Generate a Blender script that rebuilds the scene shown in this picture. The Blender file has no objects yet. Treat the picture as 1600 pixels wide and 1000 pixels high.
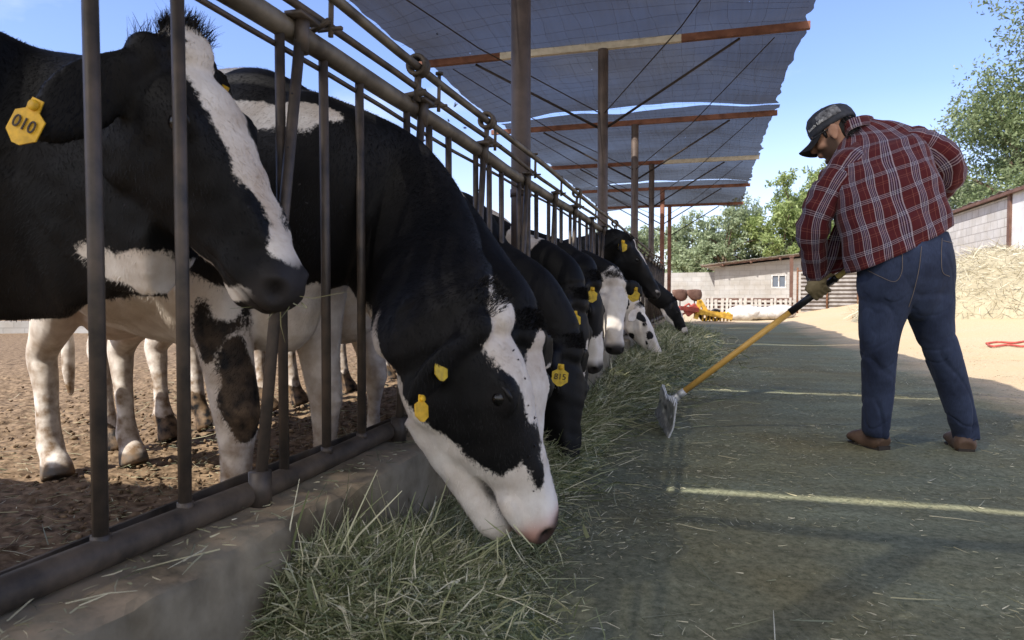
import bpy, bmesh, math, random
import numpy as np
from mathutils import Vector, Matrix, noise

C = bpy.context.scene.collection
S = bpy.context.scene
R = math.radians
rng = np.random.default_rng(7)
random.seed(7)

# ------------------------------------------------------------------ camera, sky, sun, exposure
CAM_H, YAW, PITCH, FPX = 0.72, R(16.0), R(1.88), 1067.0
cd = bpy.data.cameras.new('camera')
cam = bpy.data.objects.new('camera', cd); C.objects.link(cam)
cam.location = (0, 0, CAM_H)
cam.rotation_euler = (R(90) - PITCH, 0, YAW)
cd.sensor_width = 36.0
cd.lens = 36.0 * FPX / 1600.0
cd.clip_start = 0.05; cd.clip_end = 3000
cd.dof.use_dof = True; cd.dof.focus_distance = 2.6; cd.dof.aperture_fstop = 8.5
S.camera = cam

SUN_DIR = Vector((0.52, 0.75, -1.0)).normalized()
SUN_EL = math.asin(-SUN_DIR.z)
SUN_ROT = math.atan2(-SUN_DIR.x, -SUN_DIR.y)
ld = bpy.data.lights.new('sun', 'SUN'); ld.energy = 4.35; ld.angle = R(0.53); ld.color = (1.0, 0.95, 0.87)
sun = bpy.data.objects.new('sun', ld); C.objects.link(sun)
sun.rotation_euler = SUN_DIR.to_track_quat('-Z', 'Y').to_euler()
sun.location = (-8, -10, 20)

W = bpy.data.worlds.new('World'); S.world = W; W.use_nodes = True
nt = W.node_tree; nt.nodes.clear()
def nd(t, typ, **kw):
    n = t.nodes.new(typ)
    for k, v in kw.items():
        if k.startswith('_'): setattr(n, k[1:], v)
        else:
            key = int(k[1:]) if (k[0] == 'i' and k[1:].isdigit()) else k.replace('_', ' ')
            n.inputs[key].default_value = v
    return n
def ln(t, a, b, ai=0, bi=0):
    t.links.new(a.outputs[ai], b.inputs[bi])
out = nd(nt, 'ShaderNodeOutputWorld'); bg = nd(nt, 'ShaderNodeBackground', Strength=0.145)
sky = nd(nt, 'ShaderNodeTexSky', _sky_type='NISHITA', _sun_disc=False, _sun_elevation=SUN_EL, _sun_rotation=SUN_ROT, _air_density=1.15, _dust_density=0.7, _ozone_density=2.2)
tc = nd(nt, 'ShaderNodeTexCoord'); mp = nd(nt, 'ShaderNodeMapping'); mp.inputs['Scale'].default_value = (1.0, 1.0, 2.6)
mp.inputs['Location'].default_value = (0.35, 0.1, 0.0)
ns = nd(nt, 'ShaderNodeTexNoise', Scale=2.1, Detail=7.0, Roughness=0.55)
cr = nd(nt, 'ShaderNodeValToRGB'); cr.color_ramp.elements[0].position = 0.56; cr.color_ramp.elements[1].position = 0.88
sp = nd(nt, 'ShaderNodeSeparateXYZ')
hz = nd(nt, 'ShaderNodeMapRange', i1=0.0, i2=0.26, i3=0.30, i4=0.0)
ad = nd(nt, 'ShaderNodeMath', _operation='ADD', _use_clamp=True)
ml = nd(nt, 'ShaderNodeMath', _operation='MULTIPLY', i1=0.62)
mx = nd(nt, 'ShaderNodeMixRGB'); mx.inputs[2].default_value = (7.0, 6.9, 6.7, 1)
ln(nt, tc, mp); ln(nt, mp, ns); ln(nt, ns, cr); ln(nt, tc, sp); ln(nt, sp, hz, 2, 0)
ln(nt, cr, ml); ln(nt, ml, ad, 0, 0); ln(nt, hz, ad, 0, 1)
hu_ = nd(nt, 'ShaderNodeMixRGB', _blend_type='MULTIPLY', i0=1.0); hu_.inputs[2].default_value = (.82, .81, 1.06, 1); ln(nt, sky, hu_, 0, 1)
bk = nd(nt, 'ShaderNodeMapRange', i1=.05, i2=-.75, i3=0.0, i4=1.0); ln(nt, sp, bk, 1, 0)      # unseen cloud bank added behind the camera to whiten and lift the fill
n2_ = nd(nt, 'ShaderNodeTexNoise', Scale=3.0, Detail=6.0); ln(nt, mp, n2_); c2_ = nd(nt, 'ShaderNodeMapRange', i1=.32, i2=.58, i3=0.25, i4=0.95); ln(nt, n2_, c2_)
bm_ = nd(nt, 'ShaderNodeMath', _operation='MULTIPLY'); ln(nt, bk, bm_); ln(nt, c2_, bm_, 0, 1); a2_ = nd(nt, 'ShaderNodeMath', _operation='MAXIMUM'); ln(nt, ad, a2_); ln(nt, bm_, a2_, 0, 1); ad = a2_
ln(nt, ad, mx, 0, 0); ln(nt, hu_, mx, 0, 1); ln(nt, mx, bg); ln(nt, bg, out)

S.view_settings.view_transform = 'Standard'; S.view_settings.look = 'None'
S.view_settings.exposure = 0.84; S.view_settings.gamma = 1.0
S.render.engine = 'CYCLES'
S.cycles.max_bounces = 6; S.cycles.diffuse_bounces = 3; S.cycles.glossy_bounces = 2
S.cycles.transparent_max_bounces = 24; S.cycles.transmission_bounces = 3
S.cycles.use_denoising = True
S.cycles.sample_clamp_indirect = 6.0

# ------------------------------------------------------------------ helpers
FWD = np.array([-math.sin(YAW) * math.cos(PITCH), math.cos(YAW) * math.cos(PITCH), -math.sin(PITCH)])
RGT = np.array([math.cos(YAW), math.sin(YAW), 0.0])
UPV = np.cross(RGT, FWD)
CAMP = np.array([0, 0, CAM_H])
def P(px, py, d):
    "a point of the place seen at pixel (px,py) of the 1600 wide photo, d metres in front of the lens"
    return CAMP + d * (FWD + RGT * (px - 800) / FPX - UPV * (py - 500) / FPX)
def CV(r, u, t):
    v = RGT * r + UPV * u - FWD * t
    return v / np.linalg.norm(v)
def unit(v):
    v = np.asarray(v, float); return v / np.linalg.norm(v)

class MB:
    "collects shapes for one mesh"
    def __init__(s): s.v = []; s.f = []; s.n = 0; s.uv = []; s.at = []
    def add(s, v, f, uv=None, at=0.0):
        v = np.asarray(v, float)
        s.v.append(v); s.f.append([tuple(int(i) + s.n for i in q) for q in f]); s.n += len(v)
        s.uv.append(np.zeros((len(v), 2)) if uv is None else np.asarray(uv, float))
        s.at.append(np.full(len(v), at) if np.isscalar(at) else np.asarray(at, float))
        return s
    def box(s, c, size, rot=None, at=0.0):
        h = np.array(size) / 2
        v = np.array([[x, y, z] for x in (-1, 1) for y in (-1, 1) for z in (-1, 1)]) * h
        if rot is not None: v = v @ np.array(rot).T
        return s.add(v + np.array(c), [(0, 1, 3, 2), (4, 6, 7, 5), (0, 4, 5, 1), (2, 3, 7, 6), (0, 2, 6, 4), (1, 5, 7, 3)], at=at)
    def bar(s, a, b, w, h, up=(0, 0, 1), at=0.0):
        a = np.array(a, float); b = np.array(b, float); t = unit(b - a)
        u = np.array(up, float); n = unit(u - t * (u @ t)); bb = np.cross(t, n)
        return s.box((a + b) / 2, (np.linalg.norm(b - a), w, h), np.stack([t, bb, n], 1), at)
    def tube(s, pts, r, n=10, cap=True, at=0.0):
        v, f, uv = loft(pts, r, r, n=n, cap=cap); return s.add(v, f, uv, at)
    def loft(s, *a, **k):
        at = k.pop('at', 0.0); v, f, uv = loft(*a, **k); return s.add(v, f, uv, at)
    def ball(s, c, r, n=12, at=0.0, M=None):
        v, f = ball(n); v = v * np.array(r)
        if M is not None: v = v @ np.array(M).T
        return s.add(v + np.array(c), f, at=at)
    def build(s, name, mat, parent=None, smooth=True, loc=None, rz=0.0, kind=None, att=None, uv=False):
        v = np.concatenate(s.v); f = [q for l in s.f for q in l]
        return mkobj(name, v, f, mat, parent, smooth, loc, rz, kind,
                     {att: np.concatenate(s.at)} if att else None, np.concatenate(s.uv) if uv else None)

def ball(n=12):
    v = [[0, 0, 1]]
    m = n // 2
    for i in range(1, m):
        th = math.pi * i / m
        for j in range(n):
            ph = 2 * math.pi * j / n
            v.append([math.sin(th) * math.cos(ph), math.sin(th) * math.sin(ph), math.cos(th)])
    v.append([0, 0, -1]); f = []
    for j in range(n): f.append((0, 1 + j, 1 + (j + 1) % n))
    for i in range(m - 2):
        for j in range(n):
            a = 1 + i * n + j; b = 1 + i * n + (j + 1) % n
            f.append((a, a + n, b + n, b))
    L = len(v) - 1
    for j in range(n): f.append((L, L - n + (j + 1) % n, L - n + j))
    return np.array(v, float), f

def frames(pts, up):
    pts = np.asarray(pts, float); T = np.gradient(pts, axis=0); T /= np.linalg.norm(T, axis=1)[:, None] + 1e-12
    if up is None:
        N = np.zeros_like(T); ref = np.array([0, 0, 1.0]) if abs(T[0][2]) < 0.9 else np.array([1.0, 0, 0])
        N[0] = unit(ref - T[0] * (ref @ T[0]))
        for i in range(1, len(pts)):
            n = N[i - 1] - T[i] * (N[i - 1] @ T[i]); N[i] = unit(n)
    else:
        up = np.asarray(up, float); up = np.broadcast_to(up, T.shape)
        N = up - T * (T * up).sum(1)[:, None]; N /= np.linalg.norm(N, axis=1)[:, None] + 1e-12
    return T, N, np.cross(T, N)

def loft(pts, hw, hh, up=None, n=16, p=2.0, k=0.0, cap=True):
    "rings along a path: hw sideways, hh along up; k narrows the underside; p squares the section"
    pts = np.asarray(pts, float); m = len(pts)
    hw = np.broadcast_to(np.asarray(hw, float), (m,)); hh = np.broadcast_to(np.asarray(hh, float), (m,))
    k = np.broadcast_to(np.asarray(k, float), (m,)); T, N, B = frames(pts, up)
    th = np.arange(n) * 2 * math.pi / n
    c = np.cos(th); s_ = np.sin(th)
    cs = np.sign(c) * np.abs(c) ** (2 / p); ss = np.sign(s_) * np.abs(s_) ** (2 / p)
    V = []; UV = []
    L = np.concatenate([[0], np.cumsum(np.linalg.norm(np.diff(pts, axis=0), axis=1))])
    for i in range(m):
        w = hw[i] * (1 + k[i] * ss)
        V.append(pts[i] + np.outer(cs * w, B[i]) + np.outer(ss * hh[i], N[i]))
        UV.append(np.stack([th / (2 * math.pi), np.full(n, L[i])], 1))
    F = []
    for i in range(m - 1):
        for j in range(n):
            a = i * n + j; b = i * n + (j + 1) % n
            F.append((a, a + n, b + n, b))
    V = np.concatenate(V); UV = np.concatenate(UV)
    if cap:
        e = len(V); V = np.concatenate([V, pts[:1], pts[-1:]]); UV = np.concatenate([UV, UV[:1], UV[-1:]])
        for j in range(n):
            F.append((e, j, (j + 1) % n)); F.append((e + 1, (m - 1) * n + (j + 1) % n, (m - 1) * n + j))
    return V, F, UV

def spline(pts, n):
    "Catmull-Rom through any columns"
    p = np.asarray(pts, float); p = np.concatenate([[2 * p[0] - p[1]], p, [2 * p[-1] - p[-2]]])
    out = []; m = len(p) - 3
    for t in np.linspace(0, m - 1e-9, n):
        i = int(t); u = t - i; a, b, c, d = p[i:i + 4]
        out.append(0.5 * (2 * b + (c - a) * u + (2 * a - 5 * b + 4 * c - d) * u * u + (3 * b - a - 3 * c + d) * u ** 3))
    return np.array(out)

def mkobj(name, v, f, mat=None, parent=None, smooth=True, loc=None, rz=0.0, kind=None, atts=None, uv=None, flip=True):
    v = np.asarray(v, float)
    if loc is not None:
        c, s_ = math.cos(-rz), math.sin(-rz); d = v - np.array(loc)
        v = np.stack([d[:, 0] * c - d[:, 1] * s_, d[:, 0] * s_ + d[:, 1] * c, d[:, 2]], 1)
    me = bpy.data.meshes.new(name); me.from_pydata(v.tolist(), [], f)
    if flip and len(f) < 60000:
        bm = bmesh.new(); bm.from_mesh(me); bmesh.ops.recalc_face_normals(bm, faces=bm.faces); bm.to_mesh(me); bm.free()
    fin(me, mat, smooth, atts, uv)
    return link(name, me, parent, loc, rz, kind)
def fin(me, mat, smooth=True, atts=None, uv=None):
    if smooth: me.polygons.foreach_set('use_smooth', [True] * len(me.polygons))
    if atts:
        for k, a in atts.items():
            A = me.attributes.new(k, 'FLOAT', 'POINT'); A.data.foreach_set('value', np.asarray(a, np.float32))
    if uv is not None:
        U = me.uv_layers.new(name='UVMap'); li = np.zeros(len(me.loops), np.int32); me.loops.foreach_get('vertex_index', li)
        U.data.foreach_set('uv', np.asarray(uv, np.float32)[li].ravel())
    for m in (mat if isinstance(mat, (list, tuple)) else [mat]):
        if m is not None: me.materials.append(m)
    me.update()
def link(name, me, parent=None, loc=None, rz=0.0, kind=None):
    o = bpy.data.objects.new(name, me); C.objects.link(o)
    if loc is not None: o.location = tuple(float(x) for x in loc); o.rotation_euler = (0, 0, rz)
    if parent is not None:
        o.parent = parent
    if kind: o['kind'] = kind
    return o
def thing(name, label, cat, loc=(0, 0, 0), rz=0.0, group=None):
    o = bpy.data.objects.new(name, None); C.objects.link(o); o.location = tuple(float(x) for x in loc); o.rotation_euler = (0, 0, rz)
    o.empty_display_size = 0.1
    return tag(o, label, cat, group)
def tag(o, label, cat, group=None, kind=None):
    o['label'] = label; o['category'] = cat
    if group: o['group'] = group
    if kind: o['kind'] = kind
    return o

def fuse(name, parts, voxel, iters=6, fac=0.5):
    "one continuous surface out of overlapping closed shapes"
    m = MB()
    for v, f in parts: m.add(v, f)
    o = m.build(name, None)
    md = o.modifiers.new('r', 'REMESH'); md.mode = 'VOXEL'; md.voxel_size = voxel
    if iters:
        sm = o.modifiers.new('s', 'SMOOTH'); sm.factor = fac; sm.iterations = iters
    dg = bpy.context.evaluated_depsgraph_get()
    me = bpy.data.meshes.new_from_object(o.evaluated_get(dg)); old = o.data
    bpy.data.objects.remove(o); bpy.data.meshes.remove(old); me.name = name
    return me
def getv(me):
    a = np.zeros(len(me.vertices) * 3, np.float32); me.vertices.foreach_get('co', a); return a.reshape(-1, 3).astype(float)
def getn(me):
    a = np.zeros(len(me.vertices) * 3, np.float32); me.vertices.foreach_get('normal', a); return a.reshape(-1, 3).astype(float)
def setv(me, v):
    me.vertices.foreach_set('co', np.asarray(v, np.float32).ravel()); me.update()
def wob(p, k, seed=0, o=3):
    "cheap smooth noise of points, about -1..1"
    r = np.random.default_rng(seed); t = np.zeros(len(p)); a = 1.0
    for i in range(o):
        for j in range(3):
            d = r.normal(size=3); d /= np.linalg.norm(d)
            t += a * np.sin(p @ d * k * (1 + 0.4 * r.random()) + r.random() * 6.28) / 2.2
        k *= 2.1; a *= 0.55
    return t
def pnoise(p, scale, o=4, h=1.0):
    return np.array([noise.fractal(Vector(q) * scale, h, 2.0, o) for q in p])
def sst(a, b, x):
    t = np.clip((np.asarray(x, float) - a) / (b - a), 0, 1); return t * t * (3 - 2 * t)

# ------------------------------------------------------------------ materials
def mat(name, col=(0.5, 0.5, 0.5), rough=0.7, metal=0.0, var=0.0, vscale=8.0, bump=0.0, bscale=60.0, spec=0.3, col2=None, detail=6.0):
    m = bpy.data.materials.new(name); m.use_nodes = True; t = m.node_tree
    b = t.nodes['Principled BSDF']; b.inputs['Base Color'].default_value = (*col, 1); b.inputs['Roughness'].default_value = rough
    b.inputs['Metallic'].default_value = metal; b.inputs['Specular IOR Level'].default_value = spec
    tc = nd(t, 'ShaderNodeTexCoord')
    if var or col2:
        n = nd(t, 'ShaderNodeTexNoise', Scale=vscale, Detail=detail, Roughness=0.6); ln(t, tc, n, 3, 0)
        r = nd(t, 'ShaderNodeValToRGB'); r.color_ramp.elements[0].position = 0.36; r.color_ramp.elements[1].position = 0.64
        c2 = col2 or tuple(min(1, c * (1 + var)) for c in col); c1 = col if col2 else tuple(c * (1 - var) for c in col)
        r.color_ramp.elements[0].color = (*c1, 1); r.color_ramp.elements[1].color = (*c2, 1)
        ln(t, n, r); ln(t, r, b, 0, 0)
    if bump:
        n2 = nd(t, 'ShaderNodeTexNoise', Scale=bscale, Detail=5.0); ln(t, tc, n2, 3, 0)
        bu = nd(t, 'ShaderNodeBump', Strength=min(1.0, bump), Distance=0.01); ln(t, n2, bu, 0, 2); t.links.new(bu.outputs[0], b.inputs['Normal'])
    return m
def bsdf(m): return m.node_tree.nodes['Principled BSDF']
def attr(t, name):
    a = nd(t, 'ShaderNodeAttribute'); a.attribute_name = name; return a
# ------------------------------------------------------------------ cows
def cow_material(name, pink=0.6):
    m = bpy.data.materials.new(name); m.use_nodes = True; t = m.node_tree; b = bsdf(m)
    tc = nd(t, 'ShaderNodeTexCoord')
    a = attr(t, 'coat'); n = nd(t, 'ShaderNodeTexNoise', Scale=95.0, Detail=4.0, Roughness=0.7); ln(t, tc, n, 3, 0)
    n0 = nd(t, 'ShaderNodeTexNoise', Scale=16.0, Detail=3.0); ln(t, tc, n0, 3, 0)
    s1 = nd(t, 'ShaderNodeMath', _operation='MULTIPLY_ADD', i1=0.030, i2=-0.015); ln(t, n, s1)
    s2 = nd(t, 'ShaderNodeMath', _operation='MULTIPLY_ADD', i1=0.030, i2=-0.015); ln(t, n0, s2)
    sa = nd(t, 'ShaderNodeMath', _operation='ADD'); ln(t, s1, sa); ln(t, s2, sa, 0, 1)
    su = nd(t, 'ShaderNodeMath', _operation='ADD'); t.links.new(a.outputs['Fac'], su.inputs[0]); ln(t, sa, su, 0, 1)
    mr = nd(t, 'ShaderNodeMapRange', i1=-0.0035, i2=0.0035, i3=1.0, i4=0.0); ln(t, su, mr)
    # black and white hair, each with its own unevenness
    nb = nd(t, 'ShaderNodeTexNoise', Scale=5.0, Detail=8.0, Roughness=0.65); ln(t, tc, nb, 3, 0)
    rb = nd(t, 'ShaderNodeValToRGB'); rb.color_ramp.elements[0].position = .35; rb.color_ramp.elements[1].position = .7
    rb.color_ramp.elements[0].color = (0.0035, 0.0035, 0.004, 1); rb.color_ramp.elements[1].color = (0.010, 0.009, 0.009, 1); ln(t, nb, rb)
    rw = nd(t, 'ShaderNodeValToRGB'); rw.color_ramp.elements[0].position = .3; rw.color_ramp.elements[1].position = .62
    rw.color_ramp.elements[0].color = (0.46, 0.37, 0.29, 1); rw.color_ramp.elements[1].color = (0.74, 0.685, 0.62, 1); ln(t, nb, rw)
    mx = nd(t, 'ShaderNodeMixRGB'); ln(t, mr, mx); ln(t, rb, mx, 0, 1); ln(t, rw, mx, 0, 2)
    # bare skin (muzzle, udder), mud on the legs, hooves
    sk = attr(t, 'skin'); mk = nd(t, 'ShaderNodeMixRGB'); t.links.new(sk.outputs['Fac'], mk.inputs[0]); ln(t, mx, mk, 0, 1)
    mk.inputs[2].default_value = (0.5 * pink + 0.03, 0.27 * pink + 0.026, 0.21 * pink + 0.025, 1)
    dk = attr(t, 'dark'); md = nd(t, 'ShaderNodeMixRGB'); t.links.new(dk.outputs['Fac'], md.inputs[0]); ln(t, mk, md, 0, 1)
    md.inputs[2].default_value = (0.012, 0.010, 0.010, 1)
    mu = attr(t, 'mud'); nm = nd(t, 'ShaderNodeTexNoise', Scale=22.0, Detail=6.0); ln(t, tc, nm, 3, 0)
    nk_ = nd(t, 'ShaderNodeMapRange', i1=.36, i2=.68); ln(t, nm, nk_); mm = nd(t, 'ShaderNodeMath', _operation='MULTIPLY'); t.links.new(mu.outputs['Fac'], mm.inputs[0]); ln(t, nk_, mm, 0, 1)
    mf = nd(t, 'ShaderNodeMixRGB'); ln(t, mm, mf); ln(t, md, mf, 0, 1); mf.inputs[2].default_value = (0.20, 0.13, 0.075, 1)
    ln(t, mf, b, 0, 0)
    b.inputs['Roughness'].default_value = 0.6; b.inputs['Specular IOR Level'].default_value = 0.17
    mp = nd(t, 'ShaderNodeMapping'); mp.inputs['Scale'].default_value = (1.0, 1.0, 0.16); ln(t, tc, mp, 3, 0)
    n3 = nd(t, 'ShaderNodeTexNoise', Scale=190.0, Detail=4.0); ln(t, mp, n3)
    bu = nd(t, 'ShaderNodeBump', Strength=0.55, Distance=0.006); ln(t, n3, bu, 0, 2)
    n4 = nd(t, 'ShaderNodeTexNoise', Scale=14.0, Detail=3.0); ln(t, tc, n4, 3, 0)
    bu2 = nd(t, 'ShaderNodeBump', Strength=0.35, Distance=0.02); ln(t, n4, bu2, 0, 2); t.links.new(bu.outputs[0], bu2.inputs['Normal'])
    t.links.new(bu2.outputs[0], b.inputs['Normal'])
    return m
COAT_PINK = cow_material('cow_coat_pink_muzzle', 0.85)
COAT_DARK = cow_material('cow_coat_dark_muzzle', 0.0)
M_EYE = mat('cow_eye', (0.004, 0.003, 0.003), 0.22, spec=0.5)
M_TAG = mat('tag_yellow', (0.40, 0.27, 0.03), 0.5, vscale=55, col2=(.66, .45, .03))
M_TAGD = mat('tag_yellow_worn', (0.62, 0.36, 0.02), 0.5, var=0.2, vscale=50)
M_INK = mat('tag_ink', (0.03, 0.02, 0.015), 0.6)
M_BHAIR = mat('black_hair', (0.007, 0.006, 0.006), 0.5)

HEAD = np.array([  # x, top, bottom, half width, underside narrowing
    [-.045, .035, -.075, .050, .0], [-.01, .062, -.115, .076, .05], [.045, .082, -.150, .094, .10], [.10, .090, -.172, .104, .17],
    [.16, .088, -.178, .108, .22], [.22, .080, -.166, .101, .22], [.28, .067, -.146, .087, .16], [.34, .053, -.126, .074, .10],
    [.40, .040, -.110, .066, .04], [.45, .031, -.102, .065, -.02], [.49, .022, -.098, .070, -.02], [.525, .006, -.092, .069, .0],
    [.548, -.014, -.082, .055, .0], [.558, -.030, -.066, .030, .0]])

def ellip(p, c, r, M=None):
    d = p - np.array(c)
    if M is not None: d = d @ np.array(M)
    r = np.array(r); k0 = np.linalg.norm(d / r, axis=1); k1 = np.linalg.norm(d / (r * r), axis=1) + 1e-9
    return k0 * (k0 - 1) / k1

def cow(label, loc, heading, head, xh, zh, mids, pattern, voxel=0.010, coat=None, s=1.0, mouth=0.0, ears=((-.15, -1, .0), (-.15, 1, .0)),
        tags=(), group='cows feeding through the barrier', dx_legs=(0, 0, 0, 0), scale_head=1.0, tuft=True, neckw=1.0, neckh=1.0, seed=1, deep=1.0, throat=None, nhs=None, el=1.0, tuftl=.45, nosedark=0.0, hair=0):
    loc = np.array([loc[0], loc[1], 0.0]); ch, sh = math.cos(heading), math.sin(heading)
    Rz = np.array([[ch, -sh, 0], [sh, ch, 0], [0, 0, 1]])
    tol = lambda w: (np.asarray(w, float) - loc) @ Rz          # world point -> cow
    dl = lambda w: np.asarray(w, float) @ Rz                    # world direction -> cow
    xh = unit(dl(xh)); zh = dl(zh); zh = unit(zh - xh * (xh @ zh)); yh = np.cross(zh, xh)
    HM = np.stack([xh, yh, zh * deep], 1) * scale_head; ho = tol(head)
    H = lambda p: np.asarray(p, float) @ HM.T + ho
    parts = []
    # trunk
    tr = np.array([[-1.66, 1.17, .09, .12], [-1.58, 1.15, .17, .20], [-1.42, 1.10, .24, .285], [-1.22, 1.05, .275, .34], [-.95, 1.00, .31, .395],
                   [-.65, .985, .335, .415], [-.35, .98, .325, .425], [-.14, .98, .275, .425], [.0, .965, .215, .375], [.10, .95, .16, .29], [.17, .94, .10, .20]])
    tr = spline(tr, 34); pts = np.stack([tr[:, 0], 0 * tr[:, 0], tr[:, 1]], 1) * s
    parts.append(loft(pts, tr[:, 2] * s, tr[:, 3] * s, up=(0, 0, 1), n=28, p=2.15, k=-0.06)[:2])
    # neck
    n0 = np.array([-.16, 0, 1.00]) * s; n1 = np.array([.10, 0, 1.00]) * s
    je = H((.07, 0, -.045)); j = H((-.03, 0, -.035))
    path = [n0, n1] + [tol(q) for q in mids] + ([tol(q) for q in throat] if throat else [j, je])
    path = spline(path, 26); u = np.linspace(0, 1, 26)
    up = np.outer(1 - u, [0, 0, 1.0]) + np.outer(u, zh) + np.outer(np.sin(u * math.pi) * .35, [.4, 0, .2])
    nh = np.interp(u, [0, .25, .55, .85, 1], [.34, .295, .22, .150, .12]) * s * np.interp(u, [0, .6, .9], [neckh, neckh, 1.0])
    nh = np.interp(u, [0, .25, .5, .75, 1], nhs) if nhs else nh
    nw = np.interp(u, [0, .25, .55, .85, 1], [.22, .165, .118, .09, .085]) * s * neckw
    parts.append(loft(path, nw, nh, up=up, n=22, p=2.0, k=.12)[:2])
    # head
    hp = spline(HEAD, 40); c = np.stack([hp[:, 0], 0 * hp[:, 0], (hp[:, 1] + hp[:, 2]) / 2], 1)
    hb = hp.copy()
    if mouth > 0:                                               # lower jaw swung open
        cut = np.interp(hp[:, 0], [.26, .36, .56], [0, .022, .022]); hb[:, 2] = hp[:, 2] + cut
        c = np.stack([hp[:, 0], 0 * hp[:, 0], (hb[:, 1] + hb[:, 2]) / 2], 1)
    v, f, _ = loft(c, hb[:, 3], (hb[:, 1] - hb[:, 2]) / 2, up=(0, 0, 1), n=28, p=2.25, k=hb[:, 4])
    parts.append((H(v), f))
    if mouth > 0:
        jx = np.linspace(.16, .515, 14); ang = mouth
        jz = -.150 + (jx - .16) * .10 - (jx - .16) * math.tan(ang); jw = np.interp(jx, [.16, .3, .42, .49, .515], [.05, .048, .042, .042, .030])
        jh = np.interp(jx, [.16, .3, .42, .49, .515], [.05, .044, .038, .032, .022])
        v, f, _ = loft(np.stack([jx, 0 * jx, jz], 1), jw, jh, up=(0, 0, 1), n=16); parts.append((H(v), f))
    B = lambda c, r, q=12: parts.append((H(ball(q)[0] * np.array(r) + np.array(c)), ball(q)[1]))
    for sd in (-1, 1):
        B((.175, sd * .088, .040), (.050, .026, .034)); B((.13, sd * .070, -.085), (.085, .036, .075))
        B((.515, sd * .046, -.018), (.030, .026, .030)); B((.45, sd * .040, -.055), (.075, .034, .035))
        B((.36, sd * .045, .005), (.10, .022, .035)); B((.02, sd * .075, .045), (.045, .035, .04))
    B((.02, 0, .085), (.055, .062, .032)); B((.47, 0, -.098), (.05, .042, .022)); B((.535, 0, -.045), (.024, .05, .036))
    # ears
    earf = []
    for ev_ in ears:
        if len(ev_) == 4: q_ = np.linalg.inv(HM) @ dl(ev_[:3]); ex, ey, ez = q_[0], -abs(q_[1]) if ev_[3] < 0 else abs(q_[1]), q_[2]
        else: ex, ey, ez = ev_
        sd = 1 if ey > 0 else -1; b0 = np.array([.030, sd * .085, .035]); d = unit((ex, ey, ez))
        q = el * np.array([[0, .024, .024], [.035, .036, .026], [.08, .056, .018], [.125, .060, .013], [.165, .044, .011], [.195, .012, .009]]); q = spline(q, 12)
        pt = b0 + np.outer(q[:, 0], d) + np.outer((q[:, 0] / (.2 * el)) ** 2, [0.025, 0, -.02])
        v, f, _ = loft(pt, q[:, 1], q[:, 2], up=unit((.45, sd * .25, 1.0)), n=14)
        v = v + np.outer(np.clip(np.abs(v @ np.array([1.0, 0, 0]) - (pt[:, 0].mean())) - .02, 0, 1) ** 1.0, [0, 0, .35])
        # the broad face of the ear looks forward and out
        w = pt[:, None, :]
        parts.append((H(v), f)); earf.append((b0, d, sd))
    # legs
    FL = np.array([[-.04, 1.00, .17, .10, .0], [-.07, .80, .135, .10, .0], [-.06, .66, .095, .078, .0], [-.03, .53, .068, .058, .0], [.0, .42, .058, .053, .0], [.0, .375, .050, .046, 0],
                   [-.005, .28, .037, .034, .0], [-.005, .18, .037, .035, .0], [.0, .13, .047, .044, .0], [.025, .085, .044, .044, .0], [.04, .055, .056, .052, .0], [.06, .0, .068, .058, .0]])
    HL = np.array([[-1.33, 1.05, .24, .11, 0], [-1.27, .84, .215, .115, .0], [-1.30, .68, .145, .09, 0], [-1.40, .57, .085, .062, 0], [-1.465, .49, .062, .052, 0], [-1.455, .42, .056, .046, 0],
                   [-1.435, .32, .044, .038, .0], [-1.42, .2, .042, .037, 0], [-1.41, .13, .050, .046, 0], [-1.38, .085, .046, .045, 0], [-1.36, .055, .058, .053, 0], [-1.335, .0, .070, .059, 0]])
    for i, (L, sd) in enumerate(((FL, -1), (FL, 1), (HL, -1), (HL, 1))):
        q = spline(L, 30); y = np.interp(q[:, 1], [0, .5, 1.0], [.145, .150, .165 if i < 2 else .155])
        sx = dx_legs[i] * np.clip((.95 - q[:, 1]) / .95, 0, 1)
        pt = np.stack([q[:, 0] + sx, sd * y, q[:, 1]], 1) * s
        v, f, _ = loft(pt, q[:, 3] * s, q[:, 2] * s, up=(1, 0, 0), n=18, p=2.1); parts.append((v, f))
    bb = lambda c, r: parts.append((ball(14)[0] * np.array(r) * s + np.array(c) * s, ball(14)[1]))
    for sd in (-1, 1): bb((.03, sd * .148, .405), (.036, .044, .040)); bb((-1.485, sd * .150, .505), (.045, .040, .05)); bb((-.03, sd * .146, .115), (.025, .04, .025)); bb((-1.44, sd * .147, .115), (.025, .04, .025))
    bb((-1.12, 0, .66), (.20, .13, .11)); bb((-.02, 0, .72), (.16, .12, .17))
    for sd in (-1, 1): bb((-.05, sd * .17, 1.0), (.15, .08, .24)); bb((-1.22, sd * .23, 1.24), (.08, .05, .06)); bb((-.55, sd * .2, .85), (.45, .16, .22))
    tl = spline([[-1.64, 0, 1.30, .035], [-1.72, 0, 1.24, .030], [-1.75, 0, 1.05, .024], [-1.74, .02, .75, .02], [-1.73, .03, .58, .026], [-1.72, .03, .42, .030], [-1.72, .04, .28, .010]], 24)
    parts.append(loft(tl[:, :3] * s, tl[:, 3] * s, tl[:, 3] * s, n=10)[:2])
    me = fuse('cow', parts, voxel, iters=0)
    v = smooth_by(me, lambda q: cow_weights(q, (q - ho) @ np.linalg.inv(HM).T, s), 26 if voxel < .0105 else 14); n = getn(me); h = (v - ho) @ np.linalg.inv(HM).T
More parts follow.
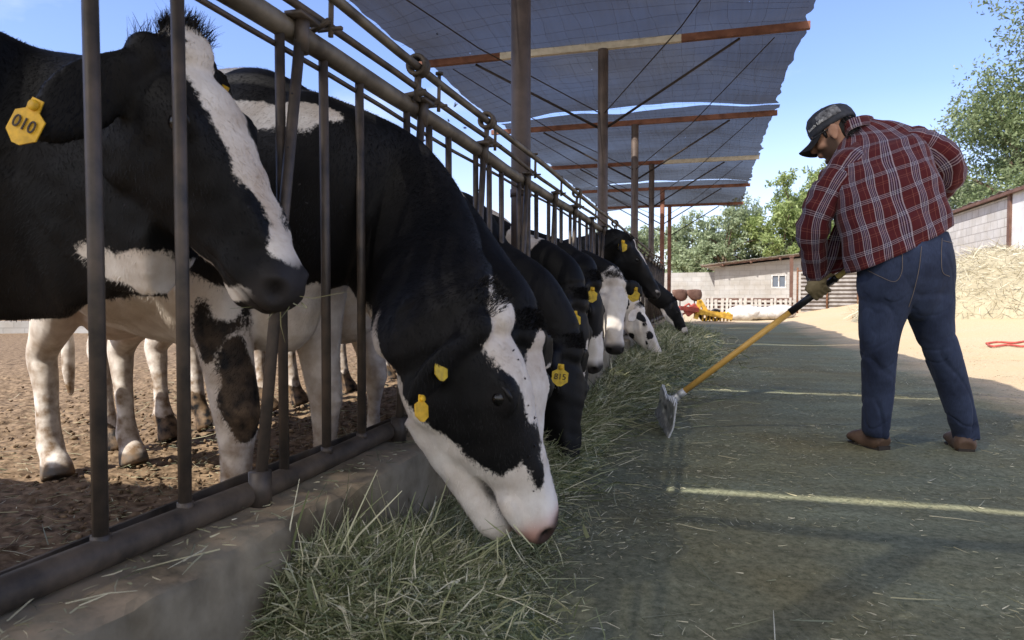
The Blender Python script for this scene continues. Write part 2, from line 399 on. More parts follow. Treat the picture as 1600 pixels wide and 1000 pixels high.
    v0 = v.copy(); isH = (h[:, 0] > -.08) & (h[:, 0] < .62) & (np.abs(h[:, 1]) < .13) & (h[:, 2] > -.34) & (h[:, 2] < .16)
    dark = np.zeros(len(v)); disp = np.zeros(len(v)); skin = np.zeros(len(v))
    for sd in (-1, 1):
        e = ellip(h, (.532, sd * .055, -.014), (.027, .021, .021)); w = sst(.005, -.010, e); dark = np.maximum(dark, w); disp -= .016 * w
        e = ellip(h, (.175, sd * .100, .036), (.028, .022, .017)); w = sst(.010, -.01, e); dark = np.maximum(dark, .8 * w); disp -= .004 * w
    dark = np.maximum(dark, nosedark * sst(.010, -.010, ellip(h, (.548, 0, -.010), (.054, .090, .050))))
    # lips
    lz = (-.066 if mouth == 0 else -.080) - .02 * np.clip((.5 - h[:, 0]) / .15, 0, 1)
    w = isH * np.exp(-((h[:, 2] - lz) / .006) ** 2) * sst(.33, .40, h[:, 0]) ; disp -= (.007 if mouth == 0 else .014) * w; dark = np.maximum(dark, (.75 if mouth == 0 else .95) * w)
    for k_ in range(3):
        w = isH * np.exp(-((h[:, 2] + .135 - .02 * k_ + .2 * (h[:, 0] - .2)) / .012) ** 2) * sst(.0, .1, h[:, 0]) * sst(.4, .2, h[:, 0]); disp -= .003 * w
    sk = isH * sst(.028, -.012, ellip(h, (.545, 0, -.035), (.075, .085, .060))); skin = np.maximum(skin, sk)
    ud = sst(.03, -.02, ellip(v, np.array((-1.12, 0, .56)) * s, np.array((.27, .2, .16)) * s)); skin = np.maximum(skin, .22 * ud)
    # loose folds on neck and shoulder
    nk = (v[:, 0] > -.3) & ~isH
    disp += np.where(nk, .008 * wob(v * np.array([1.0, .6, .35]), 20, seed, 2), .004 * wob(v, 14, seed, 2) * (~isH))
    disp += isH * .0022 * wob(v, 45, seed + 5, 2)
    v = v + n * disp[:, None]
    setv(me, v)
    pw = v0 + .018 * np.stack([wob(v0, 15, seed * 7 + i, 3) for i in range(3)], 1)
    hw = (pw - ho) @ np.linalg.inv(HM).T
    sd_ = np.full(len(v), .3)
    for (fr, sg, c_, r_) in pattern:
        e = ellip(hw, c_, r_) if fr == 'h' else ellip(pw, tol(c_), r_) if fr == 'w' else ellip(pw / s, c_, r_)
        if fr == 'h': e = np.where(h[:, 0] > -.35, e, .3)
        sd_ = np.minimum(sd_, e) if sg > 0 else np.maximum(sd_, -e)
    hoof = sst(.065, .05, v0[:, 2] / s); dark = np.maximum(dark, hoof * .85)
    mud = (sst(.85, .10, v0[:, 2]) * 1.0 + .25 * sst(-1.2, -1.6, v0[:, 0])) * sst(.30, .12, v0[:, 0])
    fin(me, coat or COAT_DARK, True, {'coat': np.clip(sd_, -.2, .2), 'skin': skin, 'dark': dark, 'mud': mud})
    o = link('cow', me, None, loc, heading); tag(o, label, 'cow', group)
    if hair:
        r = np.random.default_rng(seed + 77); me.calc_loop_triangles(); T_ = np.zeros(len(me.loop_triangles) * 3, np.int32); me.loop_triangles.foreach_get('vertices', T_); T_ = T_.reshape(-1, 3)
        vw = v @ Rz.T + loc; dcam = np.linalg.norm(vw - CAMP, axis=1); vn_ = getn(me); ok = (dcam < (2.6 if hair > 99999 else 6.5)) & ((vn_ @ Rz.T * (CAMP - vw)).sum(1) > -.25 * dcam)
        T_ = T_[ok[T_].all(1)]; e1 = v[T_[:, 1]] - v[T_[:, 0]]; e2 = v[T_[:, 2]] - v[T_[:, 0]]; ar = np.linalg.norm(np.cross(e1, e2), axis=1); dt_ = dcam[T_[:, 0]]; ar = ar / dt_ ** 1.5
        t_ = r.choice(len(T_), hair, p=ar / ar.sum()); b1, b2 = r.random(hair), r.random(hair); fl_ = b1 + b2 > 1; b1[fl_] = 1 - b1[fl_]; b2[fl_] = 1 - b2[fl_]
        mixv = lambda q: q[T_[t_, 0]] * (1 - b1 - b2)[:, None] + q[T_[t_, 1]] * b1[:, None] + q[T_[t_, 2]] * b2[:, None]
        p0 = mixv(v); nn = mixv(vn_); nn /= np.linalg.norm(nn, axis=1)[:, None]; hh_ = (p0 - ho) @ np.linalg.inv(HM).T; onh = (hh_[:, 0] > -.05) & (np.abs(hh_[:, 1]) < .14) & (np.abs(hh_[:, 2] + .03) < .24) & (hh_[:, 0] < .6)
        fl = np.where(onh[:, None], xh * .8 + zh * -.25, np.array([-.55, 0, -.8])) + .35 * np.stack([wob(p0, 9, 60 + i, 2) for i in range(3)], 1)
        fl -= nn * (fl * nn).sum(1)[:, None]; fl /= np.linalg.norm(fl, axis=1)[:, None] + 1e-9; d_ = fl + nn * r.uniform(.10, .42, hair)[:, None] + r.normal(0, .12, (hair, 3)); d_ /= np.linalg.norm(d_, axis=1)[:, None]
        muz = sst(.42, .54, hh_[:, 0]) * onh; L_ = r.uniform(.007, .017, hair) * (1 - .8 * muz) * np.where(onh, .75, 1.0); W_ = np.cross(d_, nn); W_ /= np.linalg.norm(W_, axis=1)[:, None] + 1e-9; wd = r.uniform(.0005, .0011, hair)[:, None] * (1 if hair > 99999 else 1.5)
        p0 = p0 - nn * .001; Vh = np.stack([p0 - W_ * wd, p0 + W_ * wd, p0 + d_ * L_[:, None] + W_ * wd * .2], 1).reshape(-1, 3); vi = T_[t_, 0]
        oh = mkobj('coat_hair', Vh, np.arange(hair * 3).reshape(-1, 3).tolist(), coat or COAT_DARK, o, True, atts={'coat': np.repeat(np.clip(sd_, -.2, .2)[vi], 3), 'skin': np.repeat(skin[vi], 3), 'dark': np.repeat(dark[vi], 3), 'mud': np.repeat(mud[vi], 3)}, flip=False); oh['kind'] = 'stuff'
    for sd in (-1, 1):
        b = MB(); b.ball(H((.178, sd * .098, .034)), .0175, 14); b.build('eye', M_EYE, o)
        b = MB()                                                # upper lid with lashes
        a = np.linspace(-.9, .9, 9); b.tube(H(np.stack([.178 + .027 * np.sin(a), sd * (.111 - .012 * np.abs(a)), .036 + .021 * np.cos(a)], 1)), .0055, 8); b.build('eyelid', M_BHAIR, o)
    if tuft:
        r = np.random.default_rng(seed); k = 1500
        a = r.normal(0, .030, k); c_ = r.uniform(-.05, .018, k)
        b0 = np.stack([c_, a, .105 - 4.5 * a * a - 5 * (c_ - .02) ** 2 - .015], 1)
        d = np.stack([r.normal(-.25, .3, k), a * 8 + r.normal(0, .3, k), .8 + 0 * a], 1); d /= np.linalg.norm(d, axis=1)[:, None]
        from mathutils.bvhtree import BVHTree
        bvh = BVHTree.FromPolygons(v.tolist(), [tuple(p.vertices) for p in me.polygons]); roots = np.array([np.array(bvh.find_nearest(Vector(q))[0]) for q in H(b0)])
        V, Fc, tnt = blades(roots, d @ unit_rows(HM).T, r.uniform(.014, .042, k) * tuftl, .0011, .25, r)
        mkobj('forelock', V, Fc, M_BHAIR, o, flip=False)
    for (sd, pos, wdt, txt, worn) in tags:
        b0, d, _ = [e for e in earf if e[2] == sd][0]
        nz = unit(dl(pos[2])); upt = dl(pos[3]); upt = unit(upt - nz * (upt @ nz)); rt = np.cross(upt, nz); pc = H(b0 + d * pos[0]) - upt * pos[1]
        ear_tag(o, pc + nz * (pos[4] if len(pos) > 4 else .016), rt, upt, nz, wdt, txt, worn)
    return o

def cow_weights(v, h, s):
    "how strongly each spot is relaxed: much on trunk and neck, little on head, legs and tail"
    w = np.full(len(v), .55)
    w = np.minimum(w, .10 + .45 * sst(.75, 1.0, v[:, 2] / s)); w = np.where(v[:, 0] < -1.60 * s, .06, w)
    hd = sst(-.12, -.03, h[:, 0]) * (np.linalg.norm(h - np.array([.25, 0, -.03]), axis=1) < .42)
    return w * (1 - hd) + hd * .09
def smooth_by(me, wf, iters):
    v = getv(me); e = np.zeros(len(me.edges) * 2, np.int32); me.edges.foreach_get('vertices', e); e = e.reshape(-1, 2)
    deg = np.bincount(e.ravel(), minlength=len(v)).astype(float)[:, None]; w = wf(v)[:, None]
    for _ in range(iters):
        a = np.stack([np.bincount(e[:, 0], v[e[:, 1], c], len(v)) + np.bincount(e[:, 1], v[e[:, 0], c], len(v)) for c in range(3)], 1)
        v = v + (a / np.maximum(deg, 1) - v) * w
    setv(me, v); return v
def unit_rows(M): return M / np.linalg.norm(M, axis=0)[None, :]

def blades(p0, d, length, width, bend, r, drop=0.0):
    "thin bent leaves: three cross edges each"
    p0 = np.asarray(p0, float); k = len(p0); length = np.broadcast_to(length, (k,)); width = np.broadcast_to(width, (k,))
    rd = r.normal(size=(k, 3)); side = np.cross(d, rd); side /= np.linalg.norm(side, axis=1)[:, None] + 1e-9
    nb = np.cross(side, d); cv = nb * (r.normal(size=k) * bend * length)[:, None]
    p1 = p0 + d * (length * .5)[:, None]; p2 = p0 + d * length[:, None] + cv; p2[:, 2] -= drop * length; p1 += cv * .22
    w = (side * width[:, None]) / 2
    V = np.stack([p0 - w, p0 + w, p1 - w, p1 + w, p2 - w * .35, p2 + w * .35], 1).reshape(-1, 3)
    b = np.arange(k)[:, None] * 6
    F = np.concatenate([b + np.array([0, 1, 3, 2]), b + np.array([2, 3, 5, 4])]).tolist()
    return V, F, np.repeat(r.random(k), 6)

def text_mesh(s, size, depth=0.0006):
    cu = bpy.data.curves.new('t', 'FONT'); cu.body = s; cu.size = size; cu.align_x = 'CENTER'; cu.align_y = 'CENTER'; cu.extrude = depth
    o = bpy.data.objects.new('t', cu); C.objects.link(o)
    me = bpy.data.meshes.new_from_object(o.evaluated_get(bpy.context.evaluated_depsgraph_get()))
    v = getv(me); f = [tuple(p.vertices) for p in me.polygons]
    bpy.data.objects.remove(o); bpy.data.curves.remove(cu); bpy.data.meshes.remove(me)
    return v, f

def ear_tag(o, c, rt, up, nz, w, txt, worn):
    # bell shaped plate: neck with a button above, wide body below
    ol = np.array([[-.18, .62], [.18, .62], [.22, .28], [.5, .12], [.5, -.45], [.12, -.72], [-.12, -.72], [-.5, -.45], [-.5, .12], [-.22, .28]]) * w
    T = np.stack([rt, up, nz], 1); k = len(ol)
    V = np.concatenate([np.c_[ol, np.full(k, .0012)], np.c_[ol, np.full(k, -.0012)]]); V[:, 2] += -.06 * np.abs(V[:, 0]) * 1.0
    F = [tuple(range(k)), tuple(range(2 * k - 1, k - 1, -1))] + [(i, (i + 1) % k, k + (i + 1) % k, k + i) for i in range(k)]
    t = mkobj('ear_tag', V @ T.T + c, F, M_TAGD if worn else M_TAG, o, smooth=False)
    b = MB(); b.loft([c + up * w * .42 - nz * .002, c + up * w * .42 + nz * .006], [w * .15] * 2, [w * .15] * 2, n=12); b.build('button', M_TAGD, t)
    if txt:
        v, f = text_mesh(txt, w * .50); mkobj('number', (v + np.array([0, -w * .16, .0026])) @ T.T + c, f, M_INK, t, smooth=False)

def hay_mat(name, ramp, tr=.25):
    m = bpy.data.materials.new(name); m.use_nodes = True; t = m.node_tree; b = bsdf(m)
    a = attr(t, 'tint'); r = nd(t, 'ShaderNodeValToRGB'); t.links.new(a.outputs['Fac'], r.inputs[0])
    el = r.color_ramp.elements; el[0].position = ramp[0][0]; el[0].color = (*ramp[0][1], 1); el[1].position = ramp[-1][0]; el[1].color = (*ramp[-1][1], 1)
    for p_, c_ in ramp[1:-1]: e = el.new(p_); e.color = (*c_, 1)
    ln(t, r, b, 0, 0); b.inputs['Roughness'].default_value = .6; b.inputs['Specular IOR Level'].default_value = .3
    return m
M_HAY = hay_mat('fresh_cut_hay', [(0, (.060, .070, .028)), (.32, (.160, .182, .078)), (.60, (.28, .285, .150)), (.82, (.43, .41, .255)), (1, (.64, .59, .43))])

WHT, BLK = 1, -1
# near cow, head raised behind the bars
cow('nearest black cow, head raised behind the bars, wide white blaze, worn tag 010', (-1.82, 1.00), R(4),
    P(236, 112, 1.36), CV(.56, -.80, .03), CV(.85, .46, .28), [P(40, 290, 1.54)],
    [('h', WHT, (.08, 0, .10), (.27, .066, .07)), ('h', WHT, (.37, 0, .07), (.16, .050, .06)), ('h', WHT, (.455, 0, .03), (.05, .066, .035)),
     ('w', WHT, P(205, 414, 1.36), (.165, .26, .040)), ('w', WHT, P(360, 462, 1.40), (.12, .24, .022)),
     ('b', WHT, (-.05, 0, .35), (.6, .4, .42)), ('b', WHT, (-1.3, 0, .3), (.5, .4, .4))],
    voxel=.008, coat=COAT_DARK, tags=((-1, (.15, .05, CV(-.1, .1, 1), CV(.45, 1, .1), .055), .062, '010', True), (1, (.12, .02, CV(.3, .1, 1), CV(.5, 1, 0)), .05, '', False)),
    ears=((.24, -.7, -.68), (-.10, 1, -.20)), throat=[P(165, 285, 1.48), P(290, 335, 1.41)], nhs=(.34, .34, .315, .26, .185), scale_head=.97, deep=1.16, tuftl=1.0, hair=110000, seed=3)
# eating cow
cow('nearest eating cow, white muzzle and jaw round a large black eye patch', (-1.19, 1.73), R(-22),
    P(712, 502, 1.51), CV(.43, -.89, -.145), CV(.895, .40, .20), [P(598, 335, 2.0), P(655, 425, 1.82)],
    [('h', WHT, (.53, 0, -.06), (.135, .22, .17)), ('h', WHT, (.25, 0, -.215), (.30, .15, .075)), ('h', WHT, (-.02, 0, -.20), (.14, .09, .05)), ('h', WHT, (.21, .0, .10), (.27, .088, .075)), ('h', WHT, (.44, 0, .06), (.12, .06, .05)),
     ('b', WHT, (.08, -.2, 1.20), (.40, .25, .042)), ('b', WHT, (-.2, -.1, 1.37), (.10, .2, .05)), ('b', WHT, (-.6, 0, .25), (1.5, .6, .55)), ('b', WHT, (-1.0, 0, .6), (.4, .4, .25)), ('b', WHT, (-1.35, 0, .4), (.4, .5, .4)), ('b', WHT, (-.06, 0, .62), (.17, .4, .24)),
     ('h', BLK, (.165, -.135, -.036), (.225, .10, .108)), ('h', BLK, (.165, .12, -.018), (.2, .07, .10)),
     ('b', BLK, (.06, -.16, .47), (.055, .08, .17)), ('b', BLK, (-.02, -.16, .66), (.05, .09, .12)), ('b', BLK, (-.10, -.15, .80), (.06, .10, .12))],
    voxel=.008, coat=COAT_PINK, mouth=.02, nosedark=.9, scale_head=.98, deep=1.12, el=.85, neckh=.95, neckw=.86, tags=((-1, (.10, .0, CV(.86, .2, .50), CV(.45, 1, 0), .02), .040, '', False), (-1, (.15, .045, CV(.86, .2, .50), CV(.35, 1, 0)), .040, '', True)),
    ears=((.30, -.75, -.95), (-.05, 1, -.5)), hair=130000, seed=11)
# the rest of the row
def facing(px, py, d): return P(px, py, d)
ROW = [
 # label, place, heading, head at, muzzle direction, forehead direction, neck, coat pattern, voxel, coat, mouth, tags, size
 ('cow with a white face half hidden behind the eating cow nearest the camera', (-1.36, 2.42), -12, (797, 520, 2.16), CV(.12, -.97, .2), CV(.75, .2, .62), [(-1.02, 2.32, .99), (-.78, 2.17, .80)],
  [('b', WHT, (.12, 0, 1.27), (.56, .5, .33)), ('h', WHT, (.32, 0, .08), (.30, .085, .12)), ('h', WHT, (.5, 0, -.03), (.14, .2, .12)), ('b', WHT, (-.6, 0, .45), (1.5, .6, .4))], .011, COAT_PINK, 0, ((-1, (.12, .02, CV(.3, 0, 1), CV(.6, 1, 0), .085), .05, '', False),), .97),
 ('pale backed cow with black head and yellow tag 815, eating beside the white faced one', (-1.30, 3.10), -8, (872, 545, 3.0), CV(.10, -.97, .2), CV(.75, .15, .65), [(-1.02, 3.02, .82), (-.78, 2.97, .70)],
  [('b', WHT, (-.35, 0, 1.15), (.46, .6, .50)), ('b', WHT, (-.5, 0, .4), (1.2, .6, .35))], .012, COAT_DARK, 0, ((-1, (.12, .03, CV(.1, 0, 1), CV(.1, 1, 0), .085), .066, '815', False),), 1.0),
 ('all black headed cow with one tag, standing next beyond the cow with tag 815', (-1.34, 3.72), -6, (886, 470, 3.62), CV(.13, -.97, .14), CV(.80, .1, .6), [(-1.04, 3.68, .90), (-.82, 3.64, .84)],
  [('h', WHT, (.42, 0, .07), (.2, .02, .04)), ('b', WHT, (-.6, 0, .4), (1.2, .6, .35)), ('b', WHT, (.40, 0, 1.08), (.09, .4, .13))], .012, COAT_DARK, 0, ((-1, (.12, .03, CV(.3, 0, 1), CV(.0, 1, 0), .085), .06, '', False),), .97),
 ('black cow with white nose and eye corner, eating left of the white faced cow', (-1.36, 4.38), -6, (911, 442, 4.18), CV(.18, -.97, .1), CV(.85, .2, .5), [(-1.04, 4.33, .93), (-.85, 4.28, .88)],
  [('h', WHT, (.45, 0, -.02), (.16, .2, .09)), ('h', WHT, (.08, -.09, -.03), (.045, .05, .03)), ('b', WHT, (-.6, 0, .4), (1.2, .6, .35)), ('b', WHT, (.0, 0, 1.25), (.14, .4, .16))], .012, COAT_DARK, 0, ((-1, (.10, .02, CV(.3, 0, 1), CV(.1, 1, 0), .085), .066, '', False),), .95),
 ('cow whose broad white face with dark nose looks towards the camera', (-1.40, 5.15), -16, (953, 441, 5.15), CV(.04, -.93, .36), CV(.12, .36, .93), [(-1.02, 5.2, .95)],
  [('h', WHT, (.25, 0, .02), (.36, .14, .15)), ('b', WHT, (-.6, 0, .4), (1.2, .6, .35))], .012, COAT_DARK, 0, ((1, (.12, .04, CV(.0, 0, 1), CV(.25, 1, 0), .03), .085, '', False),), .92),
 ('black cow raising its head above the others, white blaze on the forehead', (-1.62, 6.10), 4, (972, 385, 6.05), CV(.62, -.78, .05), CV(.75, .6, .25), [(-1.08, 6.05, 1.10)],
  [('h', WHT, (.10, 0, .09), (.17, .06, .06)), ('h', WHT, (.53, -.04, -.02), (.04, .05, .03)), ('b', WHT, (-.6, 0, .4), (1.2, .6, .35))], .012, COAT_DARK, 0, ((-1, (.10, .0, CV(-.1, 0, 1), CV(.1, 1, 0), .04), .075, '', False),), .94),
 ('white cow with black spots eating below the raised black head', (-1.55, 7.05), -4, (990, 487, 7.0), CV(.50, -.84, .2), CV(.8, .5, .3), [(-1.05, 7.05, .9)],
  [('h', WHT, (.2, 0, -.05), (.6, .3, .3)), ('b', WHT, (.25, 0, .95), (.5, .4, .5)), ('h', BLK, (.10, -.1, .04), (.06, .05, .05)), ('h', BLK, (.28, -.08, .0), (.035, .05, .04)), ('h', BLK, (.34, -.07, -.06), (.03, .05, .02)), ('h', BLK, (.0, -.05, -.1), (.06, .06, .03)), ('h', BLK, (-.12, -.05, -.02), (.07, .1, .08)), ('h', BLK, (.22, -.06, -.13), (.04, .05, .03)), ('b', WHT, (-.6, 0, .4), (1.2, .6, .35))], .013, COAT_DARK, 0, (), .92),
 ('black cow with white nose eating at the far end of the row', (-1.50, 10.6), -4, (1046, 474, 10.4), CV(.5, -.85, .1), CV(.85, .5, .2), [(-1.0, 10.55, .95)],
  [('h', WHT, (.52, 0, -.05), (.10, .2, .12)), ('h', WHT, (.2, 0, -.16), (.2, .1, .05)), ('h', WHT, (.25, 0, .08), (.2, .03, .05)), ('b', WHT, (-.6, 0, .4), (1.2, .6, .35))], .015, COAT_DARK, 0, (), .94),
]
for i, (lab, lc, hd, hp, xh, zh, mids, pat, vx, ct, mo, tg, sz) in enumerate(ROW):
    cow(lab, lc, R(hd), P(*hp), xh, zh, mids, pat, vx, ct, mouth=mo, tags=tg, seed=20 + i, s=sz, hair=(60000, 30000, 0, 0, 12000, 0, 0, 0)[i], neckh=.82, ears=((*CV(.10, -.40, 1), -1), (.15, 1, -.45)) if i < 4 else ((.15, -1, -.45), (.15, 1, -.45)) if i != 5 else ((-.25, -1, -.2), (-.25, 1, -.2)))

# flies on the blaze of the eating cow, and in the air before the bars
M_FLY = mat('fly', (.012, .010, .010), .5)
def fly(p, d, label, group, sz=.0033):
    b = MB(); b0, f0 = ball(8); d = unit(d); q = np.cross(d, [0.3, .2, .93]); q = unit(q); n_ = np.cross(q, d); M_ = np.stack([d, q, n_], 1)
    b.add((b0 * np.array([1, .5, .5]) * sz) @ M_.T, f0)
    for s_ in (-1, 1): b.add((np.array([[.2, 0, .5], [-1.1, .35 * s_, .6], [-1.2, .9 * s_, .5], [-.4, .7 * s_, .55]]) * sz) @ M_.T, [(0, 1, 2, 3)])
    o = b.build('fly', M_FLY, None); o.location = tuple(p); tag(o, label, 'fly', group)
eat = [o for o in C.objects if o.get('label', '').startswith('nearest eating cow')][0]
def surf(px, py):
    inv = eat.matrix_world.inverted() if False else (Matrix.Translation(eat.location) @ Matrix.Rotation(eat.rotation_euler.z, 4, 'Z')).inverted()
    o_ = Vector(tuple(CAMP)); d_ = (Vector(tuple(P(px, py, 1.0))) - o_).normalized(); a_ = inv @ o_; b_ = (inv.to_3x3() @ d_)
    ok, loc, nor, idx = eat.ray_cast(a_, b_); return (inv.inverted() @ loc) if ok else None
bpy.context.view_layer.update()
r_ = np.random.default_rng(31)
for px, py in ((812, 560), (818, 585), (823, 606), (829, 628), (826, 650), (834, 668), (838, 690), (832, 712), (842, 735), (820, 742), (838, 760), (806, 548), (730, 700)):
    q = surf(px + r_.normal(0, 7), py + r_.normal(0, 9))
    if q is not None: fly(q + Vector((.002, -.003, .001)), r_.normal(size=3), 'tiny dark fly sitting on the face of the nearest eating cow', 'flies on the cow')
for i in range(16):
    fly(P(r_.uniform(150, 760), r_.uniform(15, 330), r_.uniform(.9, 1.5)), r_.normal(size=3), 'tiny dark fly in the air around the near cows', 'flies in the air', .003)
# wisps hanging from the mouths
def wisp(p, n, label, seed, L):
    r = np.random.default_rng(seed); d = r.normal(size=(n, 3)); d[:, 2] -= .7; d /= np.linalg.norm(d, axis=1)[:, None]
    V, F, T = blades(np.array(p) + r.normal(0, .012, (n, 3)), d, r.uniform(*L, n), r.uniform(.002, .0035, n), .3, r); o = mkobj('hay_wisp', V, F, M_HAY, None, atts={'tint': np.clip(T * .5 + .4, 0, 1)}, flip=False); tag(o, label, 'hay')
wisp(P(455, 468, 1.36), 7, 'few straws hanging from the mouth of the nearest black cow', 3, (.05, .12)); wisp(P(792, 832, 1.47), 16, 'green hay stalks in the mouth of the nearest eating cow', 5, (.06, .16))
# ------------------------------------------------------------------ ground
def lines(a, b, fa, fb, fine, grow=1.18):
    xs = list(np.arange(fa, fb + 1e-6, fine)); st = fine
    while xs[-1] < b: st *= grow; xs.append(min(b, xs[-1] + st))
    st = fine
    while xs[0] > a: st *= grow; xs.insert(0, max(a, xs[0] - st))
    return np.array(xs)
def sheet(name, xs, ys, hf, material, kind='structure'):
    X, Y = np.meshgrid(xs, ys); v = np.stack([X.ravel(), Y.ravel(), 0 * X.ravel()], 1); v[:, 2] = hf(v)
    nx, ny = len(xs), len(ys); i = np.arange(ny - 1)[:, None] * nx + np.arange(nx - 1)[None, :]; i = i.ravel()
    F = np.stack([i, i + 1, i + 1 + nx, i + nx], 1).tolist()
    return mkobj(name, v, F, material, None, True, kind=kind, flip=False)
def rise(x, y):
    return .30 * sst(7.0, 15, y) * sst(1.6, 4.2, x) + .38 * sst(10, 16, y) * sst(3.3, 6.3, x)
def ground_h(v):
    z = rise(v[:, 0], v[:, 1]) + .012 * wob(v * np.array([1, 1, 0]), 3.0, 4, 3)
    near = (np.abs(v[:, 0]) < 6) & (v[:, 1] > 0) & (v[:, 1] < 9)
    z[near] += .004 * pnoise(v[near], 9, 3)
    z -= .10 * sst(-.95, -1.05, v[:, 0]) * (v[:, 1] < 40)
    return z
def ground_mat():
    m = bpy.data.materials.new('ground'); m.use_nodes = True; t = m.node_tree; b = bsdf(m)
    g = nd(t, 'ShaderNodeNewGeometry'); sx = nd(t, 'ShaderNodeSeparateXYZ'); ln(t, g, sx)
    n1 = nd(t, 'ShaderNodeTexNoise', Scale=1.3, Detail=5.0, Roughness=.6); ln(t, g, n1)
    e = nd(t, 'ShaderNodeMath', _operation='MULTIPLY_ADD', i1=1.1, i2=-.55); ln(t, n1, e)
    s = nd(t, 'ShaderNodeMath', _operation='ADD'); ln(t, sx, s, 0, 0); ln(t, e, s, 0, 1)
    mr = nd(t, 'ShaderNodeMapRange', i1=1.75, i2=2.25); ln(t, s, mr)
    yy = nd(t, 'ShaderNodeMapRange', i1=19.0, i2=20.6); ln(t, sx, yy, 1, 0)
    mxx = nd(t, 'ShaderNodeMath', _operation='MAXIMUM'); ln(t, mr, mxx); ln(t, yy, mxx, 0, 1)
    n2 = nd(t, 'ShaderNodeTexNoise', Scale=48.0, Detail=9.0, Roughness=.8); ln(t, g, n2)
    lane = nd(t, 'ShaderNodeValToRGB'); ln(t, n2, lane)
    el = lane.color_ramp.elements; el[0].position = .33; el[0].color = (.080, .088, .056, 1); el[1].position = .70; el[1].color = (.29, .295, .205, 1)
    n3 = nd(t, 'ShaderNodeTexNoise', Scale=.8, Detail=6.0, Roughness=.6); ln(t, g, n3)
    r3 = nd(t, 'ShaderNodeValToRGB'); ln(t, n3, r3); r3.color_ramp.elements[0].position = .42; r3.color_ramp.elements[1].position = .62
    brown = nd(t, 'ShaderNodeMixRGB', _blend_type='MULTIPLY'); ln(t, lane, brown, 0, 1); brown.inputs[2].default_value = (1.0, .86, .72, 1); ln(t, r3, brown, 0, 0)
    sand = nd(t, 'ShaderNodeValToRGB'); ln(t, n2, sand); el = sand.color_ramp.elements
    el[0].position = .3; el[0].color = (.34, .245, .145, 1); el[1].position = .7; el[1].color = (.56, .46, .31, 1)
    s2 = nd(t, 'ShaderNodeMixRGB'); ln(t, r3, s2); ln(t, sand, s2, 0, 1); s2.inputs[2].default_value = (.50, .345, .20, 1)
    s2f = nd(t, 'ShaderNodeMath', _operation='MULTIPLY', i1=.55); ln(t, r3, s2f); ln(t, s2f, s2, 0, 0)
    mps = nd(t, 'ShaderNodeMapping'); mps.inputs['Scale'].default_value = (.55, 3.6, 1); mps.inputs['Rotation'].default_value = (0, 0, .12); ln(t, g, mps); ns_ = nd(t, 'ShaderNodeTexNoise', Scale=1.4, Detail=7.0, Roughness=.65); ln(t, mps, ns_)
    rs_ = nd(t, 'ShaderNodeValToRGB'); ln(t, ns_, rs_); rs_.color_ramp.elements[0].position = .34; rs_.color_ramp.elements[1].position = .66; rs_.color_ramp.elements[0].color = (.74, .72, .68, 1); rs_.color_ramp.elements[1].color = (1.18, 1.18, 1.12, 1)
    swp = nd(t, 'ShaderNodeMixRGB', _blend_type='MULTIPLY', i0=.6); ln(t, brown, swp, 0, 1); ln(t, rs_, swp, 0, 2); brown = swp
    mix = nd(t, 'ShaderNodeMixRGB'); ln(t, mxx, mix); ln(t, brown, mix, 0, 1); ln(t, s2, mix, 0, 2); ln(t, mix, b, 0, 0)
    b.inputs['Roughness'].default_value = .95; b.inputs['Specular IOR Level'].default_value = .12
    n4 = nd(t, 'ShaderNodeTexNoise', Scale=70.0, Detail=6.0, Roughness=.7); ln(t, g, n4)
    bu = nd(t, 'ShaderNodeBump', Strength=.8, Distance=.012); ln(t, n4, bu, 0, 2); t.links.new(bu.outputs[0], b.inputs['Normal'])
    return m
M_GROUND = ground_mat()
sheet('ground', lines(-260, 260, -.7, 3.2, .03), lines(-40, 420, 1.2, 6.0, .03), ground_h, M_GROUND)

M_YARD = mat('yard_dirt', (.075, .050, .031), .97, vscale=24, bump=1.0, bscale=90, spec=.05, col2=(.285, .200, .125), detail=12)
def yard_h(v):
    z = np.full(len(v), -.01) + .02 * wob(v * np.array([1, 1, 0]), 2.2, 8, 2)
    d = np.hypot(v[:, 0] + 2, v[:, 1] - 2); k = d < 12
    q = v[k] * np.array([1, 1, 0]); a = pnoise(q, 5, 4, .7); c = pnoise(q + 5, 30, 3, .6)
    z[k] += (.014 * a + .019 * np.clip(c, -.1, 1)) * sst(12, 5, d[k])
    return z - .05 * sst(-1.02, -.96, v[:, 0])
yard = sheet('yard_ground', lines(-30, -.97, -4.2, -.97, .021), lines(-3, 30, 1.0, 5.5, .021, 1.15), yard_h, M_YARD)

# ------------------------------------------------------------------ concrete feed kerb
M_CONC = mat('old_concrete', (.120, .098, .066), .95, vscale=6, bump=.8, bscale=70, spec=.08, col2=(.27, .232, .168), detail=10)
def sunlit_dust(m):  # tan dust on upward faces, also painting in the kerb top's sunlit patches
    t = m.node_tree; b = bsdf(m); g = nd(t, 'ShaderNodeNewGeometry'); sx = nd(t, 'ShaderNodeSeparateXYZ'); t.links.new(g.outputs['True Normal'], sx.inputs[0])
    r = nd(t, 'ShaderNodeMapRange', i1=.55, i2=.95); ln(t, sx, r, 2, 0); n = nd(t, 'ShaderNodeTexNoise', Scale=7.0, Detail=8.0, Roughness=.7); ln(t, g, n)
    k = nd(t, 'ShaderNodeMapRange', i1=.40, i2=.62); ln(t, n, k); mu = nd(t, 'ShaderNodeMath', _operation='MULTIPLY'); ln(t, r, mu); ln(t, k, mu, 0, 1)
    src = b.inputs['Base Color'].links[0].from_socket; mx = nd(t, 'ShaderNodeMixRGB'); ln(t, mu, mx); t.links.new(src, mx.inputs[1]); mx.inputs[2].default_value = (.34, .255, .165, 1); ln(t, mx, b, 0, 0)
sunlit_dust(M_CONC)
